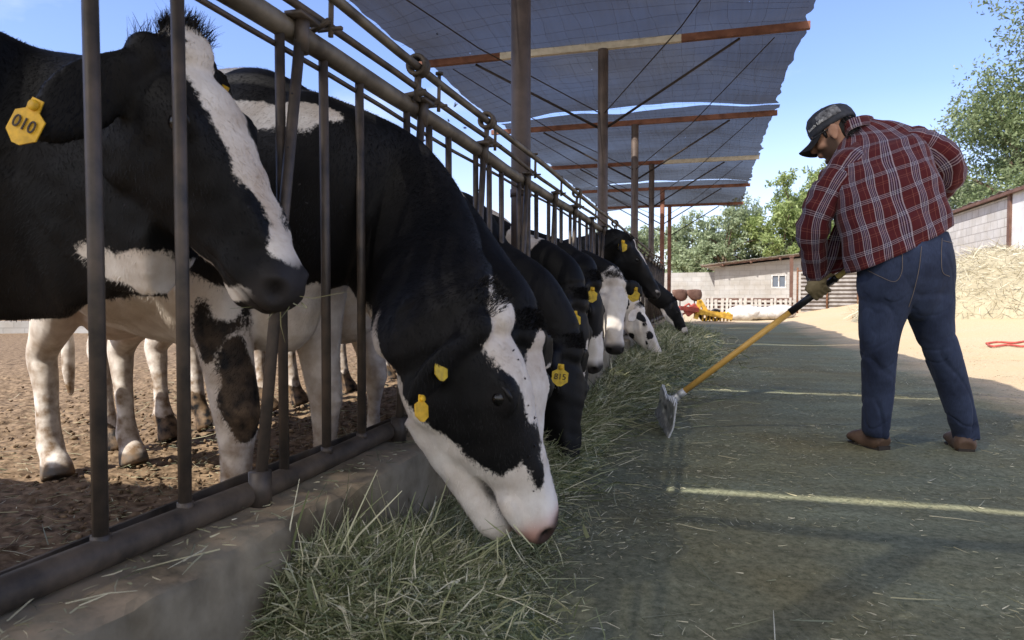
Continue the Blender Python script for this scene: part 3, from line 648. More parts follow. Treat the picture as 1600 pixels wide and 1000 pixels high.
def kerb():
    ys = np.concatenate([np.arange(-.8, 5, .018), np.arange(5, 15, .06)])
    pr = np.array([[-.775, -.06], [-.775, .0], [-.772, .06], [-.77, .12], [-.768, .18], [-.768, .225], [-.768, .266], [-.773, .282], [-.786, .290], [-.85, .293], [-.90, .298], [-.94, .298], [-.985, .295], [-1.005, .28], [-1.01, .23], [-1.012, .1], [-1.012, -.08]])
    n = len(pr); V = np.array([[p[0], y, p[1]] for y in ys for p in pr])
    a = pnoise(V, 5, 4); b = pnoise(V + 9, 28, 3)
    top = np.tile(sst(.16, .27, pr[:, 1]), len(ys)); edge = np.tile(np.array([0, 0, 0, 0, .2, .7, 1, 1, .8, .3, .1, .1, .3, .6, .4, 0, 0]), len(ys))
    chip = np.clip(pnoise(V * np.array([1, 1, 0]) + 3, 3.3, 4, .7) - .12, 0, 1) * edge
    V[:, 0] += .006 * a + .003 * b - .035 * chip * (V[:, 0] > -.9); V[:, 2] += (.006 * a + .003 * b) * top - .05 * chip
    F = []
    for i in range(len(ys) - 1):
        for j in range(n - 1):
            q = i * n + j; F.append((q, q + 1, q + n + 1, q + n))
    e = (len(ys) - 1) * n
    F += [tuple(range(n - 1, -1, -1)), tuple(range(e, e + n))]
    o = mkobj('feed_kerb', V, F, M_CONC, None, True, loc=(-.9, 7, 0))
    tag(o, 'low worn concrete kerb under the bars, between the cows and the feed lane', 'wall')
kerb()

# ------------------------------------------------------------------ feed barrier with headlocks
M_STEEL = mat('weathered_steel', (.042, .035, .029), .6, .25, vscale=11, bump=.5, bscale=120, spec=.3, col2=(.120, .092, .068))
M_BAR = mat('bar_steel', (.036, .031, .028), .5, .25, vscale=14, bump=.4, bscale=160, spec=.4, col2=(.092, .070, .054))
M_GALV = mat('worn_top_pipe', (.075, .062, .050), .55, .35, vscale=9, bump=.35, bscale=120, spec=.35, col2=(.19, .165, .130))
M_RUST = mat('rusty_iron', (.10, .050, .030), .8, .2, vscale=20, bump=.5, bscale=120, col2=(.21, .10, .055))
FX = -.90
bar = thing('feed_barrier', 'long steel feed barrier of upright bars and pipes that the cows reach through', 'fence', (FX, 6.5, 0))
def fb(mb, name, m, par=bar, sm=True):
    o = mb.build(name, m, None, sm); v = getv(o.data); off = np.array([FX, 6.5, 0]); setv(o.data, v - off); o.parent = par; return o
yy = np.arange(-.9, 14.6, .3); wv = lambda y, s_: .004 * np.sin(np.asarray(y) * 2.1 + s_) + .003 * np.sin(np.asarray(y) * 5.3 + 2 * s_)
b = MB(); b.tube(np.stack([FX + wv(yy, 1), yy, .324 + wv(yy, 2)], 1), .025, 14); fb(b, 'bottom_pipe', M_STEEL)
b = MB()
for i in range(len(yy) - 1): b.bar((FX - .048, yy[i], .330 + wv(yy[i], 4)), (FX - .048, yy[i + 1], .330 + wv(yy[i + 1], 4)), .006, .022)
fb(b, 'back_strip', M_STEEL, sm=False)
b = MB(); b.tube(np.stack([FX + wv(yy, 3), yy, 1.312 + wv(yy, 4)], 1), .0255, 16); fb(b, 'top_pipe', M_GALV)
b = MB(); b.tube(np.stack([FX - .012 + wv(yy, 5), yy, 1.270 + wv(yy, 6)], 1), .0065, 8); fb(b, 'guide_wire', M_BAR)
b = MB(); b.tube(np.stack([FX + .035 + wv(yy, 2), yy, 1.362 + wv(yy, 3)], 1), .010, 10); fb(b, 'locking_rail', M_STEEL)
b = MB(); b.tube(np.stack([FX + .05 + wv(yy, 6), yy, 1.424 + wv(yy, 1)], 1), .0135, 10); fb(b, 'upper_rail', M_GALV)
PER = .652
for k in range(0, 21):
    y0 = .829 + PER * k
    for dy in (0, .178):
        b = MB(); q = y0 + dy; b.tube([(FX, q, .345), (FX + .002, q, .8), (FX, q, 1.295)], .0118, 10)
        b.tube([(FX, q, .335), (FX, q, .353)], .0145, 10); fb(b, 'bar', M_BAR)
    q = y0 + .477
    b = MB(); b.tube([(FX, q, .34), (FX, q, 1.295)], .0112, 10); fb(b, 'bar', M_BAR)
    tilt = .150 + .02 * math.sin(k * 2.3)
    b = MB(); yb = y0 + .362; b.tube([(FX + .022, yb, .335), (FX + .024, yb + tilt * .5, .82), (FX + .03, yb + tilt, 1.31)], .0125, 10)
    b.tube([(FX + .022, yb, .285), (FX + .022, yb, .365)], .023, 12); b.tube([(FX + .03, yb + tilt, 1.26), (FX + .035, yb + tilt, 1.345)], .017, 10)
    b.box((FX + .035, yb + tilt, 1.335), (.042, .075, .010)); lk = fb(b, 'lock_bar', M_BAR)
    if y0 < 12:
        b = MB(); ya = yb + tilt + .07; b.bar((FX + .0, ya, 1.33), (FX + .06, ya, 1.356), .014, .008); b.tube([(FX + .045, ya + .03, 1.33), (FX + .048, ya + .03, 1.452)], .0065, 8)
        if k % 2: b.tube([(FX + .048, ya + .03, 1.449), (FX + .048, ya + .03, 1.456)], .013, 12)
        b.bar((FX + .01, ya + .03, 1.348), (FX + .075, ya + .03, 1.348), .010, .007); fb(b, 'latch', M_STEEL)
    if k % 3 == 2 and y0 < 13 or k == 1:
        b = MB(); yr = y0 + .47 if k != 1 else 1.93; a = np.linspace(0, 2 * math.pi, 25)
        b.tube(np.stack([FX + .045 + .027 * np.cos(a), yr + 0 * a, 1.425 + .027 * np.sin(a)], 1), .0075, 8, cap=False)
        b.tube(np.stack([FX + .045 + .027 * np.cos(a), yr + .03 + 0 * a, 1.425 + .027 * np.sin(a)], 1), .0075, 8, cap=False)
        vv, ff, _ = loft([(FX + .045, yr - .004, 1.425), (FX + .045, yr + .034, 1.425)], .033, .033, n=24, cap=False); vi, fi, _ = loft([(FX + .045, yr - .004, 1.425), (FX + .045, yr + .034, 1.425)], .025, .025, n=24, cap=False)
        b.add(vv, ff); b.add(vi, fi); b.bar((FX + .04, yr + .015, 1.32), (FX + .045, yr + .015, 1.40), .022, .014); b.tube([(FX - .01, yr + .015, 1.335), (FX + .07, yr + .015, 1.345)], .011, 8); fb(b, 'hinge_ring', M_STEEL)
for k in range(3):                                              # ties and bolts
    pass

# ------------------------------------------------------------------ shade roof
def cloth_mat():
    m = bpy.data.materials.new('shade_cloth'); m.use_nodes = True; t = m.node_tree
    for n in list(t.nodes):
        if n.type == 'BSDF_PRINCIPLED': t.nodes.remove(n)
    o = [n for n in t.nodes if n.type == 'OUTPUT_MATERIAL'][0]
    tc = nd(t, 'ShaderNodeTexCoord')
    d = nd(t, 'ShaderNodeBsdfDiffuse'); tl = nd(t, 'ShaderNodeBsdfTranslucent'); tp = nd(t, 'ShaderNodeBsdfTransparent')
    n = nd(t, 'ShaderNodeTexNoise', Scale=1.6, Detail=6.0, Roughness=.6); ln(t, tc, n, 3, 0)
    r = nd(t, 'ShaderNodeValToRGB'); ln(t, n, r); r.color_ramp.elements[0].position = .3; r.color_ramp.elements[1].position = .7
    r.color_ramp.elements[0].color = (.012, .0115, .011, 1); r.color_ramp.elements[1].color = (.042, .038, .034, 1); ln(t, r, d)
    tl.inputs[0].default_value = (.036, .030, .022, 1)
    a = nd(t, 'ShaderNodeMixShader', i0=.45); ln(t, d, a, 0, 1); ln(t, tl, a, 0, 2)
    # the weave: streaks running along the row let more light through
    mp = nd(t, 'ShaderNodeMapping'); mp.inputs['Scale'].default_value = (34, 1.2, 1); ln(t, tc, mp, 3, 0)
    n2 = nd(t, 'ShaderNodeTexNoise', Scale=1.0, Detail=4.0); ln(t, mp, n2)
    n3 = nd(t, 'ShaderNodeTexNoise', Scale=.7, Detail=3.0); ln(t, tc, n3, 3, 0)
    q = nd(t, 'ShaderNodeMath', _operation='MULTIPLY_ADD', i1=.05, i2=-.035); ln(t, n2, q)
    q2 = nd(t, 'ShaderNodeMath', _operation='MULTIPLY_ADD', i1=.20); ln(t, n3, q2); ln(t, q, q2, 0, 2)
    hol = nd(t, 'ShaderNodeTexVoronoi', Scale=3.1); ln(t, tc, hol, 3, 0)
    hr = nd(t, 'ShaderNodeMath', _operation='LESS_THAN', i1=.022); ln(t, hol, hr)
    mx = nd(t, 'ShaderNodeMath', _operation='MAXIMUM'); ln(t, q2, mx); ln(t, hr, mx, 0, 1)
    s = nd(t, 'ShaderNodeMixShader'); ln(t, mx, s); ln(t, a, s, 0, 1); ln(t, tp, s, 0, 2); ln(t, s, o)
    return m
M_CLOTH = cloth_mat()
M_POST = mat('brown_post', (.062, .046, .040), .55, .3, vscale=6, bump=.3, bscale=90, spec=.4, col2=(.115, .085, .070))
M_RED = mat('rust_red_beam', (.10, .040, .026), .8, 0, vscale=7, bump=.4, bscale=80, col2=(.21, .095, .062))
M_CREAM = mat('cream_beam', (.40, .36, .29), .6, 0, vscale=10, bump=.2, bscale=80, col2=(.56, .52, .44))
M_WIRE = mat('rusty_wire', (.035, .026, .022), .7, .4)
SX, ZT = -.955, 3.05
shade = thing('shade_roof', 'long shade cloth roof on brown posts with rust red cross beams above the cows', 'shade roof', (SX, 6.4, 0))
def sb(mb, name, m, sm=True, par=shade):
    o = mb.build(name, m, None, sm); setv(o.data, getv(o.data) - np.array([SX, 6.4, 0])); o.parent = par; return o
BEAMS = [-.05, 3.5, 6.4, 9.28, 12.1, 15.0, 17.85]
XL, XR = -2.76, .80
def beam_z(x): return ZT + .0 * x
for i, y in enumerate(BEAMS):
    b = MB(); b.tube([(SX, y + .0, -.05), (SX, y, 1.5), (SX, y, ZT - .03)], .052 if i < 2 else .048, 18)
    if i == 1: b.tube([(SX, y, 1.25), (SX, y, 1.29)], .057, 18)
    sb(b, 'post', M_POST if i < 5 else M_RED)
    seg = [(XL - .04, -1.95, M_RED), (-1.95, -.25, M_CREAM), (-.25, XR + .02, M_RED)] if i in (0, 2) else [(XL - .2 * (i == 3), -.4, M_RED), (-.4, XR + .02, M_RED)] if i in (3, 5, 6, 1) else [(XL, -.75, M_RED), (-.75, XR, M_CREAM)]
    for (a, c, m_) in seg:
        b = MB(); b.bar((a, y, ZT), (c, y, ZT), .05, .062); sb(b, 'beam', m_, False)
    if 0 < i:
        for sx in (XL + .55, XR - .55):
            b = MB(); b.tube([(SX, y, 2.28), (sx, y + .02, ZT - .045)], .012, 8); sb(b, 'brace', M_WIRE)
        if i < 6:
            for sx in (XL + .25, XR - .25):
                b = MB(); b.tube([(SX, y, 2.42), ((SX + sx) / 2, y - 1.3, 2.66), (sx, y - 2.7, ZT - .01)], .005, 6); sb(b, 'stay_wire', M_WIRE)
def sag(x, y):
    z = np.full_like(x, ZT + .055)
    t = np.zeros_like(x)
    for a, c in zip([-2.3] + BEAMS, BEAMS + [20.7]):
        k = (y >= a) & (y < c); t[k] = np.sin(np.pi * (y[k] - a) / (c - a))
    ed = np.maximum(sst(XR - .9, XR, x), sst(XL + .9, XL, x))
    return z + .05 * t * (1 - ed) - .085 * t * ed + .012 * wob(np.stack([x, y, 0 * x], 1), 5, 3, 3)
for (ya, yb) in ((-2.6, .272), (.33, 3.02), (3.085, 8.83), (8.94, 14.55), (14.63, 18.55)):
    nx, ny = 60, max(40, int((yb - ya) * 14)); U, V_ = np.meshgrid(np.linspace(0, 1, nx), np.linspace(0, 1, ny)); U = U.ravel(); V_ = V_.ravel()
    Y = ya + (yb - ya) * V_ ; r0 = (.05 if ya > 1 else .014) * wob(np.stack([U * 4, 0 * U, 0 * U], 1), 2.2, int(ya * 7) % 50, 3); Y = Y + r0 * (1 - 2 * V_) * (np.abs(1 - 2 * V_) > .8) * sst(.2, .5, U)
    t = np.zeros_like(Y)
    for a, c in zip([-2.3] + BEAMS, BEAMS + [20.7]):
        k = (Y >= a) & (Y < c); t[k] = np.sin(np.pi * (Y[k] - a) / (c - a))
    jag = .012 * wob(np.stack([Y, 0 * Y, 0 * Y], 1), 9, 2, 3)
    X = XL + .06 * t + jag + (XR - XL - .10 * t) * U + jag * U
    v = np.stack([X, Y, sag(X, Y)], 1)
    i = np.arange(ny - 1)[:, None] * nx + np.arange(nx - 1)[None, :]; i = i.ravel()
    o = mkobj('shade_cloth', v - np.array([SX, 6.4, 0]), np.stack([i, i + 1, i + 1 + nx, i + nx], 1).tolist(), M_CLOTH, shade, flip=False)
b = MB()
for x in np.arange(XL + .12, XR - .05, .155):
    y = np.arange(-2.3, 18.5, .19); xx = x + .045 * wob(np.stack([y + x * 9, 0 * y, 0 * y], 1), 2.5, 5, 3)
    b.tube(np.stack([xx, y, sag(xx, y) - .03 - .016 * np.abs(np.sin(y * 3 + x))], 1), .0009, 4, cap=False)
for y in np.arange(-2.2, 18.4, .20):
    x = np.linspace(XL + .05, XR - .05, 22); yv = y + .05 * wob(np.stack([x, y * 7 + 0 * x, 0 * x], 1), 2.5, 6, 3)
    b.tube(np.stack([x, yv, sag(x, yv) - .032], 1), .0009, 4, cap=False)
o = sb(b, 'support_wire_netting', M_WIRE); o['kind'] = 'stuff'

# ------------------------------------------------------------------ hay
M_CHAFF = hay_mat('hay_chaff', [(0, (.12, .13, .075)), (.5, (.25, .245, .15)), (.8, (.42, .38, .24)), (1, (.62, .56, .40))])
M_STRAW = hay_mat('dry_straw', [(0, (.24, .20, .12)), (.5, (.43, .38, .26)), (1, (.66, .61, .47))])
def heap_h(x, y):
    "height of the feed windrow along the kerb"
    w = .36 + .05 * np.sin(y * 1.7 + .5) + .60 * sst(4.4, 7.0, y) + .14 * sst(1.8, 1.2, y)
    h = .075 + .02 * np.sin(y * 2.3 + 1) + .13 * sst(1.85, 1.2, y) + .10 * sst(4.6, 7, y)
    u = (x + .80) / w; return h * np.clip(1 - np.clip(u, 0, 2) ** 1.7, 0, 1) * sst(.86, 1.16, y) * (x > -.82)
def heap():
    xs = np.arange(-.80, .55, .03); ys = np.concatenate([np.arange(.0, 4, .03), np.arange(4, 14.4, .09)])
    X, Y = np.meshgrid(xs, ys); x = X.ravel(); y = Y.ravel()
    z = heap_h(x, y); z = np.where(z > .004, z + .018 * wob(np.stack([x, y, 0 * x], 1), 19, 3, 3), -.03)
    nx, ny = len(xs), len(ys); i = (np.arange(ny - 1)[:, None] * nx + np.arange(nx - 1)[None, :]).ravel()
    o = mkobj('hay_heap', np.stack([x, y, z], 1), np.stack([i, i + 1, i + 1 + nx, i + nx], 1).tolist(), M_HAY, atts={'tint': .05 + .15 * rng.random(len(x))}, flip=False)
    r = np.random.default_rng(5); Vs = []; Fs = []; Ts = []; off = 0
    def put(k, ylo, yhi, ln_, wd, up, pw=1.0, spread=1.0, lo=0.0):
        nonlocal off
        y = ylo + (yhi - ylo) * r.random(k) ** pw; w = .36 + .60 * sst(4.4, 7.0, y) + .14 * sst(1.8, 1.2, y)
        x = -.78 + np.abs(r.normal(0, .39, k)) * w * spread; keep = (x < .62); x, y = x[keep], y[keep]; k = len(x)
        z = heap_h(x, y) + r.uniform(-.02, .025, k) + lo; z = np.maximum(z, .004)
        el = np.abs(r.normal(0, up, k)); az = r.uniform(0, 6.283, k)
        d = np.stack([np.cos(az) * np.cos(el), np.sin(az) * np.cos(el), np.sin(el)], 1)
        L = r.uniform(*ln_, k); V, F, T = blades(np.stack([x, y, z], 1), d, L, r.uniform(*wd, k), .35, r, drop=.10)
        V[:, 2] = np.maximum(V[:, 2], .003); V[:, 0] = np.maximum(V[:, 0], -.815 + .004 * r.random(len(V)) - .2 * (V[:, 2] > .32))
        Vs.append(V); Fs.extend((np.array(F) + off).tolist()); Ts.append(T); off += len(V)
    put(15000, 1.02, 1.9, (.02, .085), (.0012, .0032), .55)
    put(260, 1.04, 1.7, (.10, .22), (.002, .0045), .8)
    put(30000, 1.0, 2.2, (.012, .055), (.0009, .0024), .45)
    put(900, 1.05, 2.0, (.02, .05), (.006, .013), .5)
    put(10000, 1.7, 3.6, (.04, .14), (.0018, .004), .30)
    put(13000, 3.4, 8.0, (.06, .18), (.003, .006), .34)
    put(8000, 7.5, 14.3, (.08, .22), (.005, .011), .4)
    put(2500, 3.6, 5.6, (.06, .2), (.002, .004), .12, 1.0, 2.2)
    V = np.concatenate(Vs); T = np.concatenate(Ts)
    m = mkobj('loose_hay', V, Fs, M_HAY, o, atts={'tint': T}, flip=False); m['kind'] = 'stuff'
    tag(o, 'long heap of green cut hay along the concrete kerb under the eating heads', 'hay', kind='stuff')
heap()
def chaff():
    r = np.random.default_rng(6); k = 60000
    y = .9 + 9.5 * r.random(k) ** 1.9; x = -.7 + 4.2 * r.random(k) ** 1.25 * (0.35 + .65 * sst(.8, 5, y)) ; 
    cl = wob(np.stack([x * 1.4, y, 0 * x], 1), 3.2, 9, 3); keep = r.random(k) < np.clip(.45 + .5 * cl, .06, 1); x, y = x[keep], y[keep]; k = len(x)
    z = rise(x, y) + .012 * wob(np.stack([x, y, 0 * x], 1), 3.0, 4, 3) + .007
    az = r.uniform(0, 6.283, k); d = np.stack([np.cos(az), np.sin(az), r.normal(0, .08, k)], 1)
    big = r.random(k) < .03; L = np.where(big, r.uniform(.06, .16, k), r.uniform(.005, .028, k)); w = np.where(big, r.uniform(.0016, .0035, k), r.uniform(.0010, .0026, k))
    V, F, T = blades(np.stack([x, y, z], 1), d, L, w, .2, r)
    zf = np.repeat(z, 6); V[:, 2] = np.maximum(V[:, 2], zf - .003)
    o = mkobj('scattered_chaff', V, F, M_CHAFF, atts={'tint': T}, flip=False); tag(o, 'bits of chopped hay strewn over the dark feed lane', 'hay chaff', kind='stuff')
    k = 7000; x = -1.05 - np.abs(r.normal(0, 1.6, k)); y = 1.0 + 6 * r.random(k) ** 1.6; az = r.uniform(0, 6.283, k)
    d = np.stack([np.cos(az), np.sin(az), r.normal(.05, .15, k)], 1); big = r.random(k) < .12
    V, F, T = blades(np.stack([x, y, .016 + 0 * x], 1), d, np.where(big, r.uniform(.06, .16, k), r.uniform(.01, .04, k)), r.uniform(.0015, .003, k), .3, r)
    o = mkobj('yard_straw', V, F, M_CHAFF, atts={'tint': T * .9}, flip=False); tag(o, 'loose straws trodden into the brown clods of the cow yard', 'straw', kind='stuff')
chaff()
def kerb_bits():
    r = np.random.default_rng(41); k = 900; x = r.uniform(-.87, -.775, k); y = .2 + 6 * r.random(k) ** 1.4; az = r.uniform(0, 6.283, k); d = np.stack([np.cos(az), np.sin(az), r.normal(0, .05, k)], 1); big = r.random(k) < .16
    V, F, T = blades(np.stack([x, y, .299 + r.uniform(0, .006, k)], 1), d, np.where(big, r.uniform(.04, .13, k), r.uniform(.006, .03, k)), r.uniform(.001, .003, k), .2, r); o = mkobj('kerb_chaff', V, F, M_CHAFF, atts={'tint': T}, flip=False); tag(o, 'dry bits of hay lying along the top of the concrete kerb', 'hay chaff', kind='stuff')
kerb_bits()

def clods():
    r = np.random.default_rng(21); b0, f0 = ball(6); k = 5200; Vs = []; Fs = []; off = 0
    x = -1.15 - np.abs(r.normal(0, 1.7, k)); y = 1.1 + 7 * r.random(k) ** 1.5; sz = r.uniform(.003, .013, k) * (1 + .8 * (r.random(k) < .06))
    for i in range(k):
        v = b0 * np.array([1, r.uniform(.6, 1.2), r.uniform(.45, .8)]) * sz[i] * (1 + .28 * r.normal(size=(len(b0), 1))) + np.array([x[i], y[i], .004]); Vs.append(v); Fs += [tuple(a + off for a in f) for f in f0]; off += len(b0)
    o = mkobj('dirt_clods', np.concatenate(Vs), Fs, M_YARD, None, True, flip=False); tag(o, 'dry brown clods scattered over the cow yard', 'dirt clods', kind='stuff')
clods()
# ------------------------------------------------------------------ background
def gz(x, y): return float(ground_h(np.array([[x, y, 0.0]]))[0])
def hit(px, py):
    "where the ray through a pixel meets the ground"
    for d in np.arange(1, 90, .02):
        q = P(px, py, d)
        if q[2] <= rise(q[0], q[1]): return np.array([q[0], q[1], gz(q[0], q[1])])
    return P(px, py, 60)
def block_mat(name, c1, c2, sc, mortar, rot=None, bw=.42, rh=.21):
    m = mat(name, c1, .9, bump=.5, bscale=50, spec=.15); t = m.node_tree; b = bsdf(m)
    tc = nd(t, 'ShaderNodeTexCoord'); sx = nd(t, 'ShaderNodeSeparateXYZ'); ln(t, tc, sx, 3, 0); mp = nd(t, 'ShaderNodeCombineXYZ'); ln(t, sx, mp, 1 if rot else 0, 0); ln(t, sx, mp, 2, 1)
    br = nd(t, 'ShaderNodeTexBrick', Scale=sc); br.inputs['Color1'].default_value = (*c1, 1); br.inputs['Color2'].default_value = (*c2, 1); br.inputs['Mortar'].default_value = (*mortar, 1)
    br.inputs['Mortar Size'].default_value = .012; br.inputs['Brick Width'].default_value = bw; br.inputs['Row Height'].default_value = rh
    ln(t, mp, br); n = nd(t, 'ShaderNodeTexNoise', Scale=1.2, Detail=7.0, Roughness=.65); ln(t, tc, n, 3, 0)
    r = nd(t, 'ShaderNodeValToRGB'); ln(t, n, r); r.color_ramp.elements[0].position = .35; r.color_ramp.elements[1].position = .7
    r.color_ramp.elements[0].color = (.72, .68, .62, 1); r.color_ramp.elements[1].color = (1, 1, 1, 1)
    mu = nd(t, 'ShaderNodeMixRGB', _blend_type='MULTIPLY', i0=1.0); ln(t, br, mu, 0, 1); ln(t, r, mu, 0, 2); ln(t, mu, b, 0, 0)
    return m
M_BLOCK = block_mat('grey_block', (.38, .375, .37), (.43, .42, .41), 1.0, (.33, .325, .32))
M_BLOCKR = block_mat('block_side', (.47, .46, .45), (.58, .57, .56), 1.0, (.33, .32, .31), True, .45, .23)
M_PLAST = mat('rough_plaster', (.52, .51, .50), .92, vscale=1.6, bump=.4, bscale=30, col2=(.68, .67, .66), detail=9)
M_TIN = mat('tin_roof', (.36, .33, .30), .55, .35, vscale=3, col2=(.56, .53, .50))
M_TIND = mat('rusty_tin', (.13, .11, .10), .6, .3, vscale=3, col2=(.26, .24, .225))
M_WOOD = mat('grey_wood', (.36, .33, .30), .85, vscale=6, col2=(.52, .49, .45), bump=.3)
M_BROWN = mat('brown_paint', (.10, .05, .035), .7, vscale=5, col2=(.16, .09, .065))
M_GLASS = mat('dark_glass', (.10, .12, .15), .12, spec=.6)
M_WHITE = mat('dirty_white', (.40, .38, .36), .8, vscale=6, col2=(.66, .64, .62), bump=.4)
def offs(o, base):
    setv(o.data, getv(o.data) - np.array(base)); return o

# block shed with one sloped roof
A = P(1116, 490, 30.0); B_ = P(1400, 490, 27.0); A[2] = B_[2] = 0
e = unit(B_ - A); nrm = np.cross(e, [0, 0, 1.0]);  L = np.linalg.norm(B_ - A)
shed = thing('block_shed', 'low grey block shed with sloping tin roof and one small window, behind the farm junk', 'shed', A, math.atan2(e[1], e[0]))
def lp(mb, name, m, par, sm=False): return mb.build(name, m, par, sm)
def wall_poly(x0, x1, y, t, z0, za, zb):
    v = [[x0, y, z0], [x1, y, z0], [x1, y, zb], [x0, y, za]]; v += [[a, y + t, c] for a, _, c in v]
    return np.array(v, float), [(0, 1, 2, 3), (7, 6, 5, 4), (0, 4, 5, 1), (1, 5, 6, 2), (2, 6, 7, 3), (3, 7, 4, 0)]
b = MB(); za, zb = 2.02, 2.72; wx = (1197 - 1116) * 30 / FPX
zt = lambda x: za + (zb - za) * x / L
w0, w1, h0, h1 = wx + .05, wx + .65, 1.12, 1.70
for (x0, x1) in ((0, w0), (w1, L)): b.add(*wall_poly(x0, x1, 0, .18, -.3, zt(x0), zt(x1)))
b.add(*wall_poly(w0, w1, 0.001, .178, -.3, h0, h0)); b.add(*wall_poly(w0, w1, .001, .178, h1, zt(w0), zt(w1)))
b.add(*wall_poly(0.02, L, 4.0, .18, -.3, za, zb)); 
for x in (0.0, L - .18): b.box((x + .09, 2.09, (za if x == 0 else zb) / 2 - .2), (.176, 3.8, (za if x == 0 else zb) + .1))
lp(b, 'wall', M_BLOCK, shed)
b = MB()
for z, hh in ((h0 + .03, .06), (h1 - .03, .06)): b.box(((w0 + w1) / 2, .05, z), (.60, .08, hh * .8))
for x in (w0 + .03, (w0 + w1) / 2, w1 - .03): b.box((x, .045, (h0 + h1) / 2), (.04, .075, h1 - h0 - .10))
wn = lp(b, 'window', M_WHITE, shed); b = MB(); b.box(((w0 + w1) / 2, .07, (h0 + h1) / 2), (.55, .012, .50)); lp(b, 'pane', M_GLASS, wn)
def corr(x0, x1, y0, y1, zf, n=90, amp=.02, t=.006):
    xs = np.linspace(x0, x1, n); v = []
    for y in (y0, y1):
        for q, x in enumerate(xs): v.append([x, y, zf(x, y) + amp * math.sin(q * math.pi / 2)])
    v = np.array(v); v2 = v - np.array([0, 0, t]); k = len(v)
    F = [(q, q + 1, n + q + 1, n + q) for q in range(n - 1)]; F += [tuple(k + i for i in f[::-1]) for f in F]
    F += [(q + 1, q, k + q, k + q + 1) for q in range(n - 1)]
    return np.concatenate([v, v2]), F
b = MB(); b.add(*corr(-.55, L + .2, -.55, 4.3, lambda x, y: zt(x) + .15 - .03 * y, 90, .012)); rf = lp(b, 'roof', M_TIN, shed)
for y in (-.45,):
    b = MB(); b.bar((-.5, y, zt(-.5) + .085), (L, y, zt(L) + .085), .05, .05); lp(b, 'rafter', M_BROWN, rf)
for x in np.arange(.4, L, 1.15): b = MB(); b.bar((x, -.5, zt(x) + .055), (x, .1, zt(x) + .05), .06, .08); lp(b, 'rafter', M_BROWN, rf)

# long block wall left of the shed
A2 = P(1000, 490, 33.0); B2 = P(1121, 490, 31.2); A2[2] = B2[2] = 0; e2 = unit(B2 - A2); L2 = np.linalg.norm(B2 - A2)
o = MB(); o.box((L2 / 2 - 1.3, 0, .78), (L2 + 2.6, .16, 2.2)); o = o.build('block_wall', M_BLOCK, None, False); o.location = A2; o.rotation_euler = (0, 0, math.atan2(e2[1], e2[0]))
tag(o, 'grey block yard wall running from the shed to behind the last posts', 'wall')
# picket fence of old boards
A3 = P(1106, 490, 25.4); B3 = P(1238, 490, 25.0); A3[2] = B3[2] = .02; e3 = unit(B3 - A3); L3 = np.linalg.norm(B3 - A3)
pk = thing('board_fence', 'low fence of upright grey boards in front of the block shed', 'fence', A3, math.atan2(e3[1], e3[0]))
r = np.random.default_rng(3); x = 0.0
while x < L3:
    w = r.uniform(.07, .12); b = MB(); b.box((x, r.normal(0, .01), .32 + r.normal(0, .02)), (w, .022, .70 + r.normal(0, .05)), Matrix.Rotation(r.normal(0, .025), 3, 'Y')); b.build('board', M_WOOD, pk, False); x += w + r.choice([.045, .06, .09, .13])
for z in (.05, .2, .35, .5, .63): b = MB(); b.bar((-.05, .10, z), (L3 + .05, .10, z), .02, .10); b.build('gap_shade_board', M_BROWN, pk, False)  # dark boards added behind so the gaps between pickets read as shaded
for z in (.12, .56): b = MB(); b.bar((-.05, .03, z), (L3 + .05, .03, z), .03, .07); b.build('rail', M_WOOD, pk, False)
# brown post and corrugated sheet fence
q = P(1236, 470, 26.0); b = MB(); b.box((0, 0, 1.05), (.12, .12, 2.4)); b.box((0, 0, 2.27), (.16, .16, .06)); o = b.build('timber_post', M_BROWN, None, False); o.location = (q[0], q[1], 0); tag(o, 'square brown timber post standing before the shed, right of its window', 'post')
A4 = P(1246, 480, 24.0); B4 = P(1400, 480, 22.5); A4[2] = B4[2] = .15; e4 = unit(B4 - A4); L4 = np.linalg.norm(B4 - A4)
tf = thing('sheet_fence', 'fence of horizontal corrugated grey sheets on rusty posts, seen behind the gloved hand', 'fence', A4, math.atan2(e4[1], e4[0]))
zs = np.linspace(.08, 1.42, 60); v = []
for xx in np.linspace(0.1, L4, 2):
    for i_, z in enumerate(zs): v.append([xx, .03 * math.sin(i_ * 1.05), z])
v = np.array(v); k = len(zs); F = [(i_, i_ + 1, k + i_ + 1, k + i_) for i_ in range(k - 1)]; v2 = v + np.array([0, .004, 0]); F2 = [tuple(2 * k + a for a in f[::-1]) for f in F]
mkobj('sheet', np.concatenate([v, v2]), F + F2, M_TIND, tf)
for x in np.arange(0, L4, .95): b = MB(); b.tube([(x, -.06, -.2), (x, -.06, 1.62)], .035, 8); b.build('post', M_RUST, tf)
b = MB(); b.tube([(0, -.07, 1.5), (L4, -.07, 1.5)], .025, 8); b.build('rail', M_RUST, tf)

